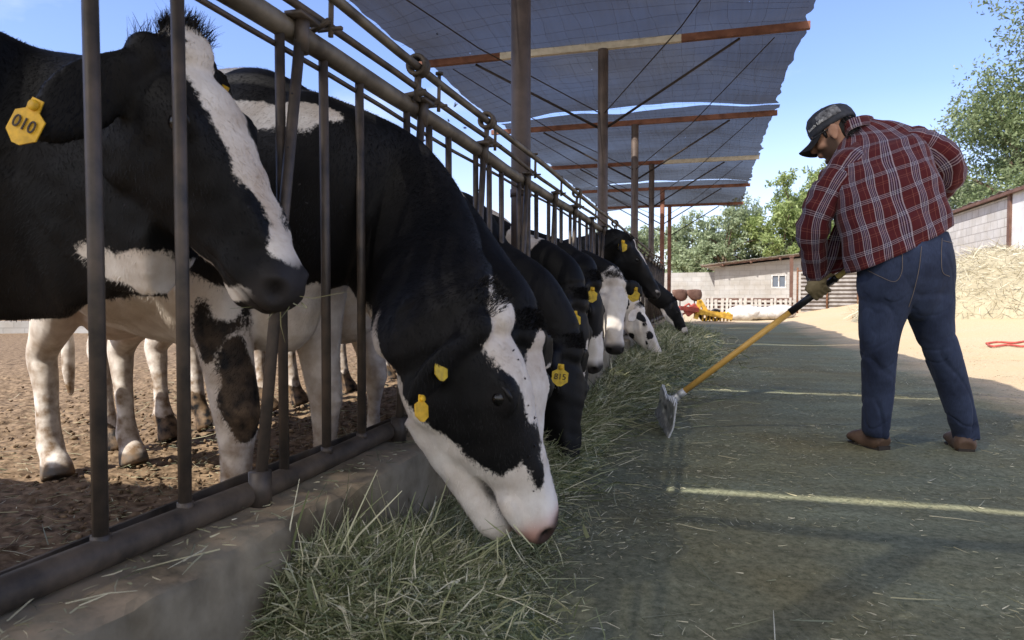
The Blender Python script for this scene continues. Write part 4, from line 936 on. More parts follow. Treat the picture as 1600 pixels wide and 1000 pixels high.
# disc plough left lying by the wall
M_YEL = mat('implement_yellow', (.36, .19, .03), .65, vscale=9, col2=(.66, .40, .05)); M_REDP = mat('implement_red', (.22, .05, .035), .65, vscale=9, col2=(.44, .08, .055))
q = P(1098, 495, 20.0); q[2] = 0.02; pl = thing('farm_plough', 'yellow and red farm implement with brown disc blades, standing at the lane end', 'plough', q, YAW)
sc = 20.0 / FPX
def wp(px, py, y=0.0): return np.array([(px - 1098) * sc, y, (504 - py) * sc])
b = MB(); b.bar(wp(1087, 500), wp(1093, 471), .10, .12); b.bar(wp(1093, 471), wp(1104, 489), .10, .10); b.bar(wp(1088, 488), wp(1143, 497), .22, .16); b.bar(wp(1088, 488, .5), wp(1140, 494, .5), .12, .14); b.bar(wp(1105, 489, -.1), wp(1105, 490, .6), .1, .1); b.build('frame', M_YEL, pl, False)
b = MB(); b.bar(wp(1062, 483), wp(1090, 486), .3, .13); b.bar(wp(1072, 492), wp(1088, 480), .2, .2); b.box(wp(1080, 487, .1), (.24, .3, .16)); b.build('hitch', M_REDP, pl, False)
for i_ in range(9): b = MB(); x_ = 1096 + 5.5 * i_; b.tube(spline([wp(x_, 490, .2), wp(x_ + 3, 494, .05), wp(x_ + 1, 503, -.05)], 6), .028, 6); b.build('tine', M_YEL, pl)
for (p_, q_) in (((1060, 488), (1078, 476)), ((1078, 476), (1092, 494)), ((1066, 494), (1096, 480))): b = MB(); b.tube([wp(*p_, .15), wp(*q_, .1)], .03, 6); b.build('link_rod', M_REDP, pl)
for cx in (1066, 1089):
    b = MB(); c = wp(cx, 459, .3); Mx = np.array(Matrix.Rotation(.5, 3, 'Z') @ Matrix.Rotation(1.25, 3, 'X')); a, f = ball(18); a = a * np.array([.29, .27, .09]); a[:, 1] = np.minimum(a[:, 1], .08); b.add(a @ Mx.T + c, f); b.tube([c, c + [.03, .1, -.75]], .018, 8); b.build('disc_blade', M_BROWN, pl)
for cx in (1105, 1122): b = MB(); a = np.linspace(0, 2 * math.pi, 21); c = wp(cx, 499, .25); b.tube(np.stack([c[0] + .14 * np.cos(a), c[1] + 0 * a, c[2] + .09 + .14 * np.sin(a)], 1), .05, 8, cap=False); b.build('wheel', M_BHAIR, pl)
# white sacks and rubble
for i, (px, py, w, lab) in enumerate(((1160, 497, .50, 'white sack lying nearest the yellow plough frame'), (1185, 495, .52, 'white sack in the middle of the three by the board fence'), (1214, 491, .62, 'large white sack at the right end of the three by the board fence'))):
    c = P(px, py, 21.4); c[2] = 0.0; a, f = ball(22); d = np.sign(a) * np.abs(a) ** .75; v = d * np.array([w, .34, .22]) + np.array([0, 0, .2]); v = v + .035 * np.stack([wob(v, 7, i * 3 + j, 3) for j in range(3)], 1)
    o = mkobj('feed_sack', v, f, M_WHITE); o.location = (c[0], c[1], rise(c[0], c[1]) + .02); o.rotation_euler = (0, 0, .3 * i); tag(o, lab, 'sack', 'white sacks by the board fence')
b = MB(); r = np.random.default_rng(8)
# right hand block wall with its roof edge
XW = 7.3
rw = thing('side_wall', 'tall block wall with a rusty tin roof edge, behind the hay stack on the right', 'wall', (XW, 24, 0))
b = MB(); b.box((0.12, 5.75, 1.6), (.24, 19.5, 3.36)); b.build('block_panel', M_BLOCKR, rw, False)
b = MB(); b.box((0.10, -5.75, 1.6), (.26, 3.3, 3.5)); b.build('plaster_panel', M_PLAST, rw, False)
b = MB(); b.box((-.03, -4.05, 1.6), (.11, .16, 3.5)); b.build('post', M_BROWN, rw, False)
b = MB(); v, f = corr(-7.4, 15.6, -.16, 2.6, lambda x, y: 3.40 + .035 * y + .02 * math.sin(x * 3), 180, .022); v = v[:, [1, 0, 2]]; b.add(v, f); b.build('roof_edge', M_TIND, rw)
b = MB(); b.bar((-.12, -7.4, 3.33), (-.12, 15.5, 3.33), .08, .08); b.build('roof_beam', M_BROWN, rw, False)
# low white wall and rails across the cow yard
A5 = np.array([-19.0, 8.6, -.1]); B5 = np.array([-2.2, 14.4, -.1]); e5 = unit(B5 - A5); L5 = np.linalg.norm(B5 - A5)
yk = thing('yard_rail', 'low white wall with a dark pipe rail across the far side of the cow yard', 'fence', A5, math.atan2(e5[1], e5[0]))
b = MB(); b.box((L5 / 2, 0, .12), (L5, .2, .44)); b.build('low_wall', M_BLOCK, yk, False)
for x in np.arange(.3, L5, 1.5): b = MB(); b.tube([(x, 0, .3), (x, 0, 1.35)], .03, 8); b.build('post', M_BAR, yk)
for z in (.62, .95, 1.3): b = MB(); b.tube([(0, .04, z), (L5, .04, z)], .02, 8); b.build('rail', M_BAR, yk)

# hay stack on the right
hs = np.array([6.6, 16.0]); 
def stack():
    nx, ny = 70, 70; U, V_ = np.meshgrid(np.linspace(-1, 1, nx), np.linspace(-1, 1, ny)); U = U.ravel(); V_ = V_.ravel()
    rr = np.hypot(U, V_); x = U * 3.6; y = V_ * 3.2; h = .98 * np.clip(1 - rr ** 2.6, 0, 1) ** .55 * (1 + .12 * wob(np.stack([x, y, 0 * x], 1), 2.0, 12, 3))
    wx_, wy_ = hs[0] + x, hs[1] + y; z = rise(wx_, wy_) + h - .03
    v = np.stack([wx_, wy_, z], 1); i = (np.arange(ny - 1)[:, None] * nx + np.arange(nx - 1)[None, :]).ravel()
    o = mkobj('hay_stack', v, np.stack([i, i + 1, i + 1 + nx, i + nx], 1).tolist(), M_STRAW, atts={'tint': .12 + .2 * rng.random(len(v))}, flip=False)
    r = np.random.default_rng(14); k = 26000; j = r.integers(0, len(v), k); ok = (h[j] > .03) & (V_[j] < .5); p = v[j[ok]] + r.normal(0, .03, (ok.sum(), 3)); k = len(p)
    az = r.uniform(0, 6.283, k); el = r.normal(-.25, .45, k); d = np.stack([np.cos(az) * np.cos(el), np.sin(az) * np.cos(el), np.sin(el)], 1)
    V, F, T = blades(p, d, r.uniform(.10, .38, k), r.uniform(.005, .012, k), .4, r); m = mkobj('loose_straw', V, F, M_STRAW, o, atts={'tint': np.repeat(np.clip(r.normal(.5, .3, k), 0, 1), 6)}, flip=False); m['kind'] = 'stuff'
    tag(o, 'big pale stack of dry hay in the sun before the block wall', 'hay', kind='stuff')
stack()
# red rope on the sand
c = [hit(1541, 538), hit(1560, 536), hit(1585, 537), hit(1612, 534), hit(1630, 540), hit(1600, 545), hit(1575, 542), hit(1552, 544), hit(1543, 540)]
b = MB(); s_ = spline(c, 60); s_[:, 2] += .02; b.tube(s_, .014, 8); o = b.build('red_hose', mat('red_hose', (.36, .06, .045), .6, vscale=20, col2=(.48, .10, .08)), None, loc=c[0]); tag(o, 'loop of red hose lying on the sunlit sand', 'hose')
# bird
def leaf_mat(name, c1, c2, c3):
    m = hay_mat(name, [(0, c1), (.5, c2), (1, c3)]); b = bsdf(m); b.inputs['Roughness'].default_value = .5
    t = m.node_tree; o = [n for n in t.nodes if n.type == 'OUTPUT_MATERIAL'][0]; tl = nd(t, 'ShaderNodeBsdfTranslucent'); r = [n for n in t.nodes if n.type == 'VALTORGB'][0]
    ln(t, r, tl); s = nd(t, 'ShaderNodeMixShader', i0=.45); ln(t, b, s, 0, 1); ln(t, tl, s, 0, 2); ln(t, s, o); return m
M_LEAF = leaf_mat('grey_green_leaves', (.19, .24, .135), (.31, .37, .22), (.43, .48, .32))
M_LEAF2 = leaf_mat('fresh_green_leaves', (.18, .24, .08), (.30, .37, .14), (.42, .47, .22))
M_LEAF3 = leaf_mat('olive_green_leaves', (.12, .165, .075), (.215, .27, .13), (.32, .37, .20))
M_BARK = mat('bark', (.10, .07, .05), .9, vscale=8, col2=(.19, .14, .10), bump=.8, bscale=20)
def tree(label, x, y, ht, rad, n, lsz, leafm, seed, low=.18, droop=0.0, lobes=16, open_=.0):
    r = np.random.default_rng(seed); z0 = gz(x, y); t = thing('tree', label, 'tree', (x, y, z0), 0, 'trees behind the walls')
    b = MB(); tops = []
    lean = r.normal(0, .05, 2) * ht; tr = spline([(0, 0, -.1), (lean[0] * .4, lean[1] * .4, ht * .25), (lean[0], lean[1], ht * .5)], 8); b.tube(tr, np.linspace(ht * .03, ht * .018, 8), 10)
    cl = []
    for i in range(lobes):
        a = i * 2.4 + r.uniform(-.4, .4); f = r.uniform(low, 1.0) if i else 1.0; z = ht * (f * .92); pr = math.sqrt(max(0.05, 1 - ((f - .55) / .62) ** 2)); q = rad * pr * r.uniform(.35, .9)
        c = np.array([math.cos(a) * q + lean[0], math.sin(a) * q + lean[1], z]); cr_ = rad * r.uniform(.26, .46); cl.append((c, cr_))
        s0 = tr[r.integers(3, 8)]; b.tube(spline([s0, (s0 + c) / 2 + [0, 0, .06 * ht], c], 7), np.linspace(ht * .011, ht * .003, 7), 6)
    b.build('trunk', M_BARK, t)
    Ps = []; w = np.array([q[1] ** 2 for q in cl]); w /= w.sum()
    for (c, cr_), wi in zip(cl, w):
        k = int(n * wi); nt_ = max(6, int(k / 26)); d = r.normal(size=(nt_, 3)); d /= np.linalg.norm(d, axis=1)[:, None]; tw = c + d * (cr_ * r.uniform(.35, 1.12, nt_) ** .8)[:, None] * np.array([1, 1, .85])
        g = r.integers(0, nt_, k); p = tw[g] + r.normal(0, cr_ * .13, (k, 3)); p[:, 2] -= droop * np.abs(r.normal(0, cr_ * .35, k)); Ps.append(p)
    p = np.concatenate(Ps); p[:, 2] = np.maximum(p[:, 2], .3); k = len(p); d = r.normal(size=(k, 3)); d[:, 2] -= droop; d /= np.linalg.norm(d, axis=1)[:, None]
    V, F, T = blades(p, d, r.uniform(.7, 1.5, k) * lsz, r.uniform(.35, .6, k) * lsz, .25, r)
    mkobj('crown', V, F, leafm, t, atts={'tint': np.repeat(np.clip(r.normal(.45, .28, k), 0, 1), 6)}, flip=False)
def tp(px, d): q = P(px, 465, d); return q[0], q[1]
for i, (px, d, ht, rad, lab, m_) in enumerate((
    (925, 46, 5.2, 2.2, 'grey green bushy tree seen between the second and third posts', M_LEAF), (1000, 47, 5.4, 2.0, 'thin pale tree seen between the far posts', M_LEAF),
    (1080, 44, 6.0, 2.3, 'bushy tree right of the last red post, behind the block wall', M_LEAF), (1128, 42, 6.6, 2.6, 'tallest grey green tree behind the left end of the shed', M_LEAF),
    (1178, 43, 6.7, 2.6, 'rounded grey green tree behind the shed window', M_LEAF), (1222, 41, 6.4, 2.4, 'yellow green tree behind the shed, left of the man', M_LEAF2),
    (1264, 40, 7.9, 2.5, 'loose light green tree right beside the man\'s hanging arm', M_LEAF2), (1330, 44, 6.8, 3.2, 'green tree behind the man\'s shirt and the sheet fence', M_LEAF),
    (1420, 42, 7.2, 3.2, 'green tree mostly hidden behind the man\'s back', M_LEAF))):
    tree(lab, *tp(px, d), ht, rad, 11000, .17, m_, 40 + i, low=.12, lobes=22)
tree('very tall feathery grey green tree at the right edge, rising out of the frame', *tp(1835, 26), 16.5, 5.6, 60000, .145, M_LEAF3, 61, low=.2, droop=.5, lobes=30)
tree('broad grey green tree directly above the tin roof edge, left of the tallest tree', *tp(1625, 31), 10.4, 4.4, 44000, .14, M_LEAF3, 62, low=.2, droop=.35, lobes=22)
tree('smaller grey green tree beside the man\'s elbow, above the end of the block wall', *tp(1535, 36), 7.4, 2.5, 11000, .18, M_LEAF, 63, low=.2, lobes=14)
# ------------------------------------------------------------------ the man with the rake
MD = 3.15
def Q(px, py, w=0.0): return P(px, py, MD + w)
R_, U_, F_ = RGT, UPV, FWD
fl = Q(1378, 706, .02); fr = Q(1508, 712, -.03); root = (fl + fr) / 2; root[2] = 0
def skin_mat():
    m = mat('skin', (.36, .19, .12), .5, vscale=20, col2=(.44, .24, .155), bump=.15, bscale=300); t = m.node_tree; b = bsdf(m)
    a = attr(t, 'dark'); src = b.inputs['Base Color'].links[0].from_socket; mx = nd(t, 'ShaderNodeMixRGB'); t.links.new(a.outputs['Fac'], mx.inputs[0]); t.links.new(src, mx.inputs[1]); mx.inputs[2].default_value = (.022, .014, .010, 1); ln(t, mx, b, 0, 0)
    b.inputs['Subsurface Weight'].default_value = .08; b.inputs['Subsurface Radius'].default_value = (.01, .004, .002); return m
M_SKIN = skin_mat()
def denim():
    m = bpy.data.materials.new('denim'); m.use_nodes = True; t = m.node_tree; b = bsdf(m); tc = nd(t, 'ShaderNodeTexCoord')
    n = nd(t, 'ShaderNodeTexNoise', Scale=5.0, Detail=7.0, Roughness=.6); ln(t, tc, n, 3, 0); r = nd(t, 'ShaderNodeValToRGB'); ln(t, n, r); r.color_ramp.elements[0].position = .35; r.color_ramp.elements[1].position = .72
    r.color_ramp.elements[0].color = (.010, .014, .031, 1); r.color_ramp.elements[1].color = (.042, .057, .104, 1)
    mp = nd(t, 'ShaderNodeMapping'); mp.inputs['Scale'].default_value = (260, 260, 30); ln(t, tc, mp, 3, 0); n2 = nd(t, 'ShaderNodeTexNoise', Scale=1.0, Detail=2.0); ln(t, mp, n2)
    mu = nd(t, 'ShaderNodeMixRGB', _blend_type='OVERLAY', i0=.35); ln(t, r, mu, 0, 1); ln(t, n2, mu, 0, 2); ln(t, mu, b, 0, 0)
    b.inputs['Roughness'].default_value = .85; b.inputs['Sheen Weight'].default_value = .05; b.inputs['Specular IOR Level'].default_value = .2
    n3 = nd(t, 'ShaderNodeTexNoise', Scale=34.0, Detail=4.0); ln(t, tc, n3, 3, 0); bu = nd(t, 'ShaderNodeBump', Strength=.35, Distance=.008); ln(t, n3, bu, 0, 2); t.links.new(bu.outputs[0], b.inputs['Normal']); return m
M_DENIM = denim()
def plaid():
    m = bpy.data.materials.new('plaid_flannel'); m.use_nodes = True; t = m.node_tree; b = bsdf(m); uv = nd(t, 'ShaderNodeUVMap'); s = nd(t, 'ShaderNodeSeparateXYZ'); ln(t, uv, s)
    def ramp(axis, per, stops, off=0.0):
        d = nd(t, 'ShaderNodeMath', _operation='MULTIPLY_ADD', i1=1 / per, i2=off); ln(t, s, d, axis, 0); f = nd(t, 'ShaderNodeMath', _operation='FRACT'); ln(t, d, f)
        r = nd(t, 'ShaderNodeValToRGB'); r.color_ramp.interpolation = 'CONSTANT'; el = r.color_ramp.elements; el[0].position = 0; el[0].color = (*stops[0][1], 1); el[1].position = stops[1][0]; el[1].color = (*stops[1][1], 1)
        for p_, c_ in stops[2:]: e = el.new(p_); e.color = (*c_, 1)
        ln(t, f, r); return r
    M0 = (.072, .011, .013); W0 = (.40, .34, .375); N0 = (.012, .012, .032); G0 = (.27, .23, .31); O0 = (.21, .075, .055); D0 = (.045, .006, .010)
    vert = ramp(0, .112, [(0, M0), (.30, O0), (.325, M0), (.54, W0), (.59, N0), (.645, G0), (.68, N0), (.732, W0), (.766, N0), (.82, G0), (.855, N0), (.91, W0), (.96, M0)])
    hori = ramp(1, .105, [(0, M0), (.10, O0), (.125, M0), (.19, O0), (.215, M0), (.44, D0), (.50, W0), (.525, N0), (.57, W0), (.595, N0), (.64, W0), (.665, D0), (.72, M0)])
    mx = nd(t, 'ShaderNodeMixRGB', i0=.42); ln(t, vert, mx, 0, 1); ln(t, hori, mx, 0, 2)
    tc = nd(t, 'ShaderNodeTexCoord'); n = nd(t, 'ShaderNodeTexNoise', Scale=420.0, Detail=2.0); ln(t, tc, n, 3, 0); ov = nd(t, 'ShaderNodeMixRGB', _blend_type='OVERLAY', i0=.3); ln(t, mx, ov, 0, 1); ln(t, n, ov, 0, 2); ln(t, ov, b, 0, 0)
    b.inputs['Roughness'].default_value = .9; b.inputs['Sheen Weight'].default_value = .08; b.inputs['Specular IOR Level'].default_value = .15
    n3 = nd(t, 'ShaderNodeTexNoise', Scale=26.0, Detail=4.0); ln(t, tc, n3, 3, 0); bu = nd(t, 'ShaderNodeBump', Strength=.3, Distance=.01); ln(t, n3, bu, 0, 2); t.links.new(bu.outputs[0], b.inputs['Normal']); return m
M_PLAID = plaid()
M_BOOT = mat('brown_leather', (.075, .042, .028), .6, vscale=14, col2=(.15, .095, .065), bump=.3, bscale=70); M_SOLE = mat('boot_sole', (.035, .028, .024), .8)
M_GLOVE = mat('tan_glove', (.16, .125, .065), .8, vscale=25, col2=(.24, .19, .105), bump=.4, bscale=80)
M_CAP = mat('grey_cap', (.026, .028, .036), .85, vscale=30, col2=(.055, .058, .070), bump=.3, bscale=300); M_CAMO = mat('camo_panel', (.05, .05, .056), .85, vscale=60, col2=(.26, .26, .27)); M_BRIM = mat('brim', (.013, .012, .013), .8); M_THREAD = mat('white_thread', (.7, .7, .68), .8)
M_STITCH = mat('jean_stitch', (.20, .16, .13), .8)
M_LENS = mat('sunglass', (.008, .008, .009), .1, spec=.7)

def wm(px, py, w): return Q(px, py, w) - root      # root-local (root is not rotated)
# head frame
hf = unit(R_ * -.80 + U_ * -.40 + F_ * .52); hu = U_ * .82 - R_ * .42 + F_ * .30; hu = unit(hu - hf * (hu @ hf)); hl = np.cross(hu, hf)
HC = wm(1303, 211, .27); HMn = np.stack([hf, hl, hu], 1) * 1.02
Hn = lambda p: np.asarray(p, float) @ HMn.T + HC
HP = np.array([[-.122, .055, .022, .022], [-.110, .045, .045, .040], [-.085, .030, .070, .056], [-.05, .014, .088, .066], [-.01, .004, .096, .073], [.04, -.006, .100, .077], [.08, -.010, .090, .070], [.11, -.012, .062, .052], [.124, -.012, .02, .018]])
parts = []
hp = spline(HP, 26); v, f, _ = loft(np.stack([hp[:, 1], 0 * hp[:, 0], hp[:, 0]], 1), hp[:, 2], hp[:, 3], up=(0, 1, 0), n=26, p=2.15); parts.append((Hn(v), f))
Bn = lambda c, r: parts.append((Hn(ball(12)[0] * np.array(r) + np.array(c)), ball(12)[1]))
Bn((.106, 0, -.022), (.022, .015, .022)); Bn((.098, 0, .002), (.014, .011, .030)); Bn((.085, 0, -.062), (.022, .026, .018)); Bn((.082, 0, .028), (.018, .055, .012)); Bn((.06, 0, -.108), (.03, .03, .018))
for sd in (-1, 1):
    Bn((-.008, sd * .086, -.008), (.024, .012, .035)); Bn((-.014, sd * .093, .004), (.020, .009, .026)); Bn((-.004, sd * .088, -.036), (.013, .010, .015)); Bn((.06, sd * .045, -.035), (.03, .022, .028))
sh = wm(1352, 215, .17); parts.append(loft(spline([Hn((-.02, 0, -.02)), Hn((-.045, 0, -.10)), wm(1350, 222, .20), wm(1374, 268, .16)], 10), np.linspace(.060, .062, 10), np.linspace(.060, .058, 10), n=16)[:2])
tors = spline([wm(1374, 252, .16), wm(1385, 290, .08), wm(1402, 350, .02), wm(1412, 420, .0), wm(1413, 450, 0)], 14)
parts.append(loft(tors, [.07, .11, .13, .14, .145, .15, .15, .15, .15, .15, .145, .14, .13, .11], .075, up=F_, n=22)[:2])
LA = [wm(1345, 252, .16), wm(1309, 284, .125), wm(1277, 345, .145), wm(1272, 395, .20), wm(1276, 432, .26), wm(1281, 446, .275)]
RA = [wm(1412, 228, .17), wm(1445, 236, .145), wm(1476, 264, .135), wm(1455, 305, .25), wm(1415, 352, .31), wm(1385, 376, .25)]
for A_ in (LA, RA): parts.append(loft(spline(A_, 18), np.interp(np.linspace(0, 1, 18), [0, .3, .6, .85, 1], [.045, .045, .038, .03, .026]), np.interp(np.linspace(0, 1, 18), [0, .3, .6, .85, 1], [.045, .045, .038, .03, .022]), n=14)[:2])
LL = [wm(1381, 425, .0), wm(1380, 480, .0), wm(1375, 560, -.01), wm(1370, 625, .03), wm(1371, 690, .03)]
RL = [wm(1447, 420, .0), wm(1457, 480, .0), wm(1473, 548, -.03), wm(1489, 612, -.02), wm(1507, 695, -.02)]
for A_ in (LL, RL): parts.append(loft(spline(A_, 18), np.interp(np.linspace(0, 1, 18), [0, .25, .5, .8, 1], [.07, .068, .048, .036, .03]), np.interp(np.linspace(0, 1, 18), [0, .25, .5, .8, 1], [.07, .07, .05, .038, .03]), n=16)[:2])
me = fuse('person', parts, .0055, 4); v = getv(me); h = (v - HC) @ np.linalg.inv(HMn).T
bd = sst(.012, -.012, ellip(h, (.06, 0, -.085), (.075, .085, .055))) * (h[:, 0] > -.02) * (1 - sst(.012, .0, ellip(h, (.10, 0, -.070), (.02, .028, .008))))
bd = np.maximum(bd, sst(.01, -.01, ellip(h, (.02, 0, -.05), (.035, .1, .05)))) * .85
bd = np.maximum(bd, .9 * sst(.006, -.004, ellip(h, (.086, 0, .032), (.03, .06, .007))))
fin(me, M_SKIN, True, {'dark': bd})
man = link('person', me, None, root); tag(man, 'man in red plaid shirt, jeans and grey cap raking hay with gloved hands', 'person')
# hair
hv, hfc, _ = loft(spline([Hn((-.035, 0, -.085)), Hn((-.055, 0, -.03)), Hn((-.035, 0, .03)), Hn((-.012, 0, .10))], 12), np.interp(np.linspace(0, 1, 12), [0, .3, .6, 1], [.050, .068, .074, .058]), np.interp(np.linspace(0, 1, 12), [0, .3, .6, 1], [.030, .058, .070, .05]), up=hf, n=20)
b = MB(); b.add(hv, hfc)
for sd in (-1, 1): b.ball(Hn((.030, sd * .070, .006)), (.010, .011, .026), 10, M=HMn / 1.02)
b.build('hair', M_BHAIR, man)
r = np.random.default_rng(2); k = 700; a = r.uniform(-1.5, 1.5, k); zz = r.uniform(-.10, .05, k); p0 = np.stack([-.05 - .062 * np.cos(a), .078 * np.sin(a), zz], 1); p0[:, 0] += np.where(zz < -.05, .02, 0)
V, F, T = blades(Hn(p0), np.tile(unit(-hu * .9 - hf * .25), (k, 1)) + r.normal(0, .25, (k, 3)), r.uniform(.015, .035, k), .0025, .2, r); mkobj('hair_ends', V, F, M_BHAIR, man, flip=False)
# sunglasses
b = MB()
for sd in (-1, 1):
    b.ball(Hn((.094, sd * .034, .008)), (.008, .026, .019), 12, M=HMn / 1.02); b.tube([Hn((.09, sd * .058, .012)), Hn((.05, sd * .079, .012)), Hn((-.012, sd * .084, .016))], .0035, 6)
b.tube([Hn((.102, -.012, .012)), Hn((.104, 0, .014)), Hn((.102, .012, .012))], .003, 6); b.build('sunglasses', M_LENS, man)
# cap
cu = unit(hu + hf * .10); cf = unit(hf - cu * (hf @ cu)); CM = np.stack([cf, np.cross(cu, cf), cu], 1); CC = Hn((-.004, 0, .040)); Kc = lambda p: np.asarray(p, float) @ CM.T + CC
z = np.array([-.012, .0, .03, .06, .082, .096, .104, .106]); rr = np.array([1.0, 1.01, 1.0, .93, .78, .55, .25, .04])
v, f, _ = loft(np.stack([-.006 + 0 * z - .10 * np.clip(z - .06, 0, 1), 0 * z, z], 1), rr * .114, rr * .093, up=(0, 1, 0), n=36)
b = MB(); b.add(Kc(v), f); b.ball(Kc((-.008, 0, .108)), .008, 8); cap = b.build('cap', M_CAP, man)
b = MB(); nu, nv = 22, 7; vv = []
for off in (0, -.004):
    for i in range(nv):
        for j in range(nu):
            a = -1.18 + 2.36 * j / (nu - 1); q = i / (nv - 1); ex = .105 + .082 * q * math.cos(a * .85) ** .6; x = .114 * math.cos(a) * (1 - q) + q * (ex + .0) * math.cos(a * .55); y = .093 * math.sin(a) * (1 - q * .08)
            vv.append([x if i else .110 * math.cos(a), y, -.004 - .050 * (y / .09) ** 2 * (.25 + .75 * q) - .022 * q + off])
vv = np.array(vv); k = nu * nv; F = []
for i in range(nv - 1):
    for j in range(nu - 1):
        q = i * nu + j; F += [(q, q + 1, q + nu + 1, q + nu), (k + q, k + q + nu, k + q + nu + 1, k + q + 1)]
for i in range(nv - 1): F += [(i * nu, (i + 1) * nu, k + (i + 1) * nu, k + i * nu), (i * nu + nu - 1, k + i * nu + nu - 1, k + (i + 1) * nu + nu - 1, (i + 1) * nu + nu - 1)]
F += [((nv - 1) * nu + j, (nv - 1) * nu + j + 1, k + (nv - 1) * nu + j + 1, k + (nv - 1) * nu + j) for j in range(nu - 1)]
b.add(Kc(vv), F); b.build('brim', M_BRIM, cap)
def dome_patch(a0, a1, z0, z1, lift, name, m, n=14):
    vv = []
    for i in range(n):
        for j in range(n):
            a = a0 + (a1 - a0) * i / (n - 1); zz = z0 + (z1 - z0) * j / (n - 1); s_ = np.interp(zz, z, rr); vv.append([(s_ * .114 + lift) * math.cos(a) - .006 - .10 * max(0, zz - .06), (s_ * .093 + lift) * math.sin(a), zz])
    F = [(i * n + j, (i + 1) * n + j, (i + 1) * n + j + 1, i * n + j + 1) for i in range(n - 1) for j in range(n - 1)]
    o = mkobj(name, Kc(np.array(vv)), F, m, cap); md = o.modifiers.new('t', 'SOLIDIFY'); md.thickness = .0015; return o
dome_patch(1.15, 2.2, .018, .072, .0022, 'camo_patch', M_CAMO)
tv, tf_ = text_mesh('Ranch Life', .021, .0004); a = .98 + tv[:, 0] / .10; zz = .028 + tv[:, 1]; s_ = np.interp(zz, z, rr)
mkobj('lettering', Kc(np.stack([(s_ * .114 + .004 + tv[:, 2]) * np.cos(a) - .006, (s_ * .093 + .004 + tv[:, 2]) * np.sin(a), zz], 1)), tf_, M_THREAD, cap, smooth=False)
# shirt
TR = [((1326, 428), (1482, 352), .00, .175), ((1320, 400), (1476, 330), .01, .178), ((1312, 362), (1466, 298), .03, .175), ((1303, 322), (1456, 266), .06, .168), ((1299, 285), (1447, 238), .10, .155), ((1301, 256), (1438, 216), .14, .135), ((1310, 234), (1431, 203), .18, .115), ((1315, 216), (1417, 194), .215, .10), ((1314, 206), (1401, 188), .235, .085), ((1319, 200), (1380, 186), .245, .072), ((1320, 196), (1362, 184), .25, .062)]
tr = spline([[*l, *r_, w, dh] for l, r_, w, dh in TR], 60); n = 72; V = []; UV = []; Lc = 0; prev = None
for i, q in enumerate(tr):
    a = wm(q[0], q[1], q[4]); c = wm(q[2], q[3], q[4]); ctr = (a + c) / 2; lat = (c - a) / 2 * .968; t_ = i / 59
    dv = unit(F_ * .9 + U_ * (.35 * sst(.2, .9, t_))) * q[5] * .90
    if prev is not None: Lc += np.linalg.norm(ctr - dv - prev)
    prev = ctr - dv
    th = np.arange(n + 1) * 2 * math.pi / n - math.pi / 2 + math.pi; cs, ss = np.cos(th), np.sin(th); p_ = 2.35
    cs2 = np.sign(cs) * np.abs(cs) ** (2 / p_); ss2 = np.sign(ss) * np.abs(ss) ** (2 / p_)
    V.append(ctr + np.outer(cs2, lat) + np.outer(ss2, dv)); UV.append(np.stack([(th - 3 * math.pi / 2) * .285 * (1 - .10 * sst(.3, 1, t_)), np.full(n + 1, Lc)], 1))
V = np.concatenate(V); UV = np.concatenate(UV); F = [(i * (n + 1) + j, i * (n + 1) + j + 1, (i + 1) * (n + 1) + j + 1, (i + 1) * (n + 1) + j) for i in range(59) for j in range(n)]
hh = np.repeat(np.linspace(0, 1, 60), n + 1)
def folds(V, F, amp, k, seed, sc=(1, 1, 1)):
    me = bpy.data.meshes.new('x'); me.from_pydata(V.tolist(), [], F); N = getn(me); bpy.data.meshes.remove(me); w_ = wob(V * np.array(sc), k, seed, 3); return V + N * (amp * (np.abs(w_) - .4) * 1.4)[:, None]
V = folds(V, F, -.012, 11, 3, (1, 1, .55)); 
dg_ = V @ unit(R_ * .55 + U_ * .8)                                 # drag folds from the left shoulder to the hem
V = V - F_ * (.006 * np.sin(dg_ * 42 + 3 * wob(V, 3, 4, 2)) * sst(.75, .35, hh))[:, None]
SV, SF, SUV = [V], list(F), [UV]; off = len(V)
def sleeve(path, rad, seed, u0):
    global off
    path = spline(path, 34); m_ = len(path); rad = np.interp(np.linspace(0, 1, m_), np.linspace(0, 1, len(rad)), rad); n = 34
    T, N, B = frames(path, F_); L = np.concatenate([[0], np.cumsum(np.linalg.norm(np.diff(path, axis=0), axis=1))]); VV = []; UU = []
    for i in range(m_):
        th = np.arange(n + 1) * 2 * math.pi / n; VV.append(path[i] + rad[i] * (np.outer(np.cos(th), B[i]) + np.outer(np.sin(th), N[i]))); UU.append(np.stack([u0 + th * .090, np.full(n + 1, L[i] + .03)], 1))
    VV = np.concatenate(VV); FF = [(i * (n + 1) + j, i * (n + 1) + j + 1, (i + 1) * (n + 1) + j + 1, (i + 1) * (n + 1) + j) for i in range(m_ - 1) for j in range(n)]
    VV = folds(VV, FF, -.012, 22, seed, (1, 1, 1)); SV.append(VV); SUV.append(np.concatenate(UU)); SF.extend([tuple(a + off for a in f) for f in FF]); off += len(VV)
sleeve([wm(1358, 240, .19), wm(1336, 248, .15), wm(1309, 280, .118), wm(1287, 318, .118), wm(1272, 352, .14), wm(1270, 392, .195), wm(1274, 425, .245), wm(1276, 434, .26)], [.055, .074, .077, .074, .072, .066, .055, .050, .048], 6, .02)
sleeve([wm(1400, 222, .19), wm(1430, 226, .155), wm(1458, 238, .13), wm(1478, 262, .13), wm(1468, 290, .21), wm(1442, 325, .29), wm(1412, 352, .31), wm(1396, 368, .28)], [.060, .082, .082, .075, .072, .066, .058, .050], 7, .05)
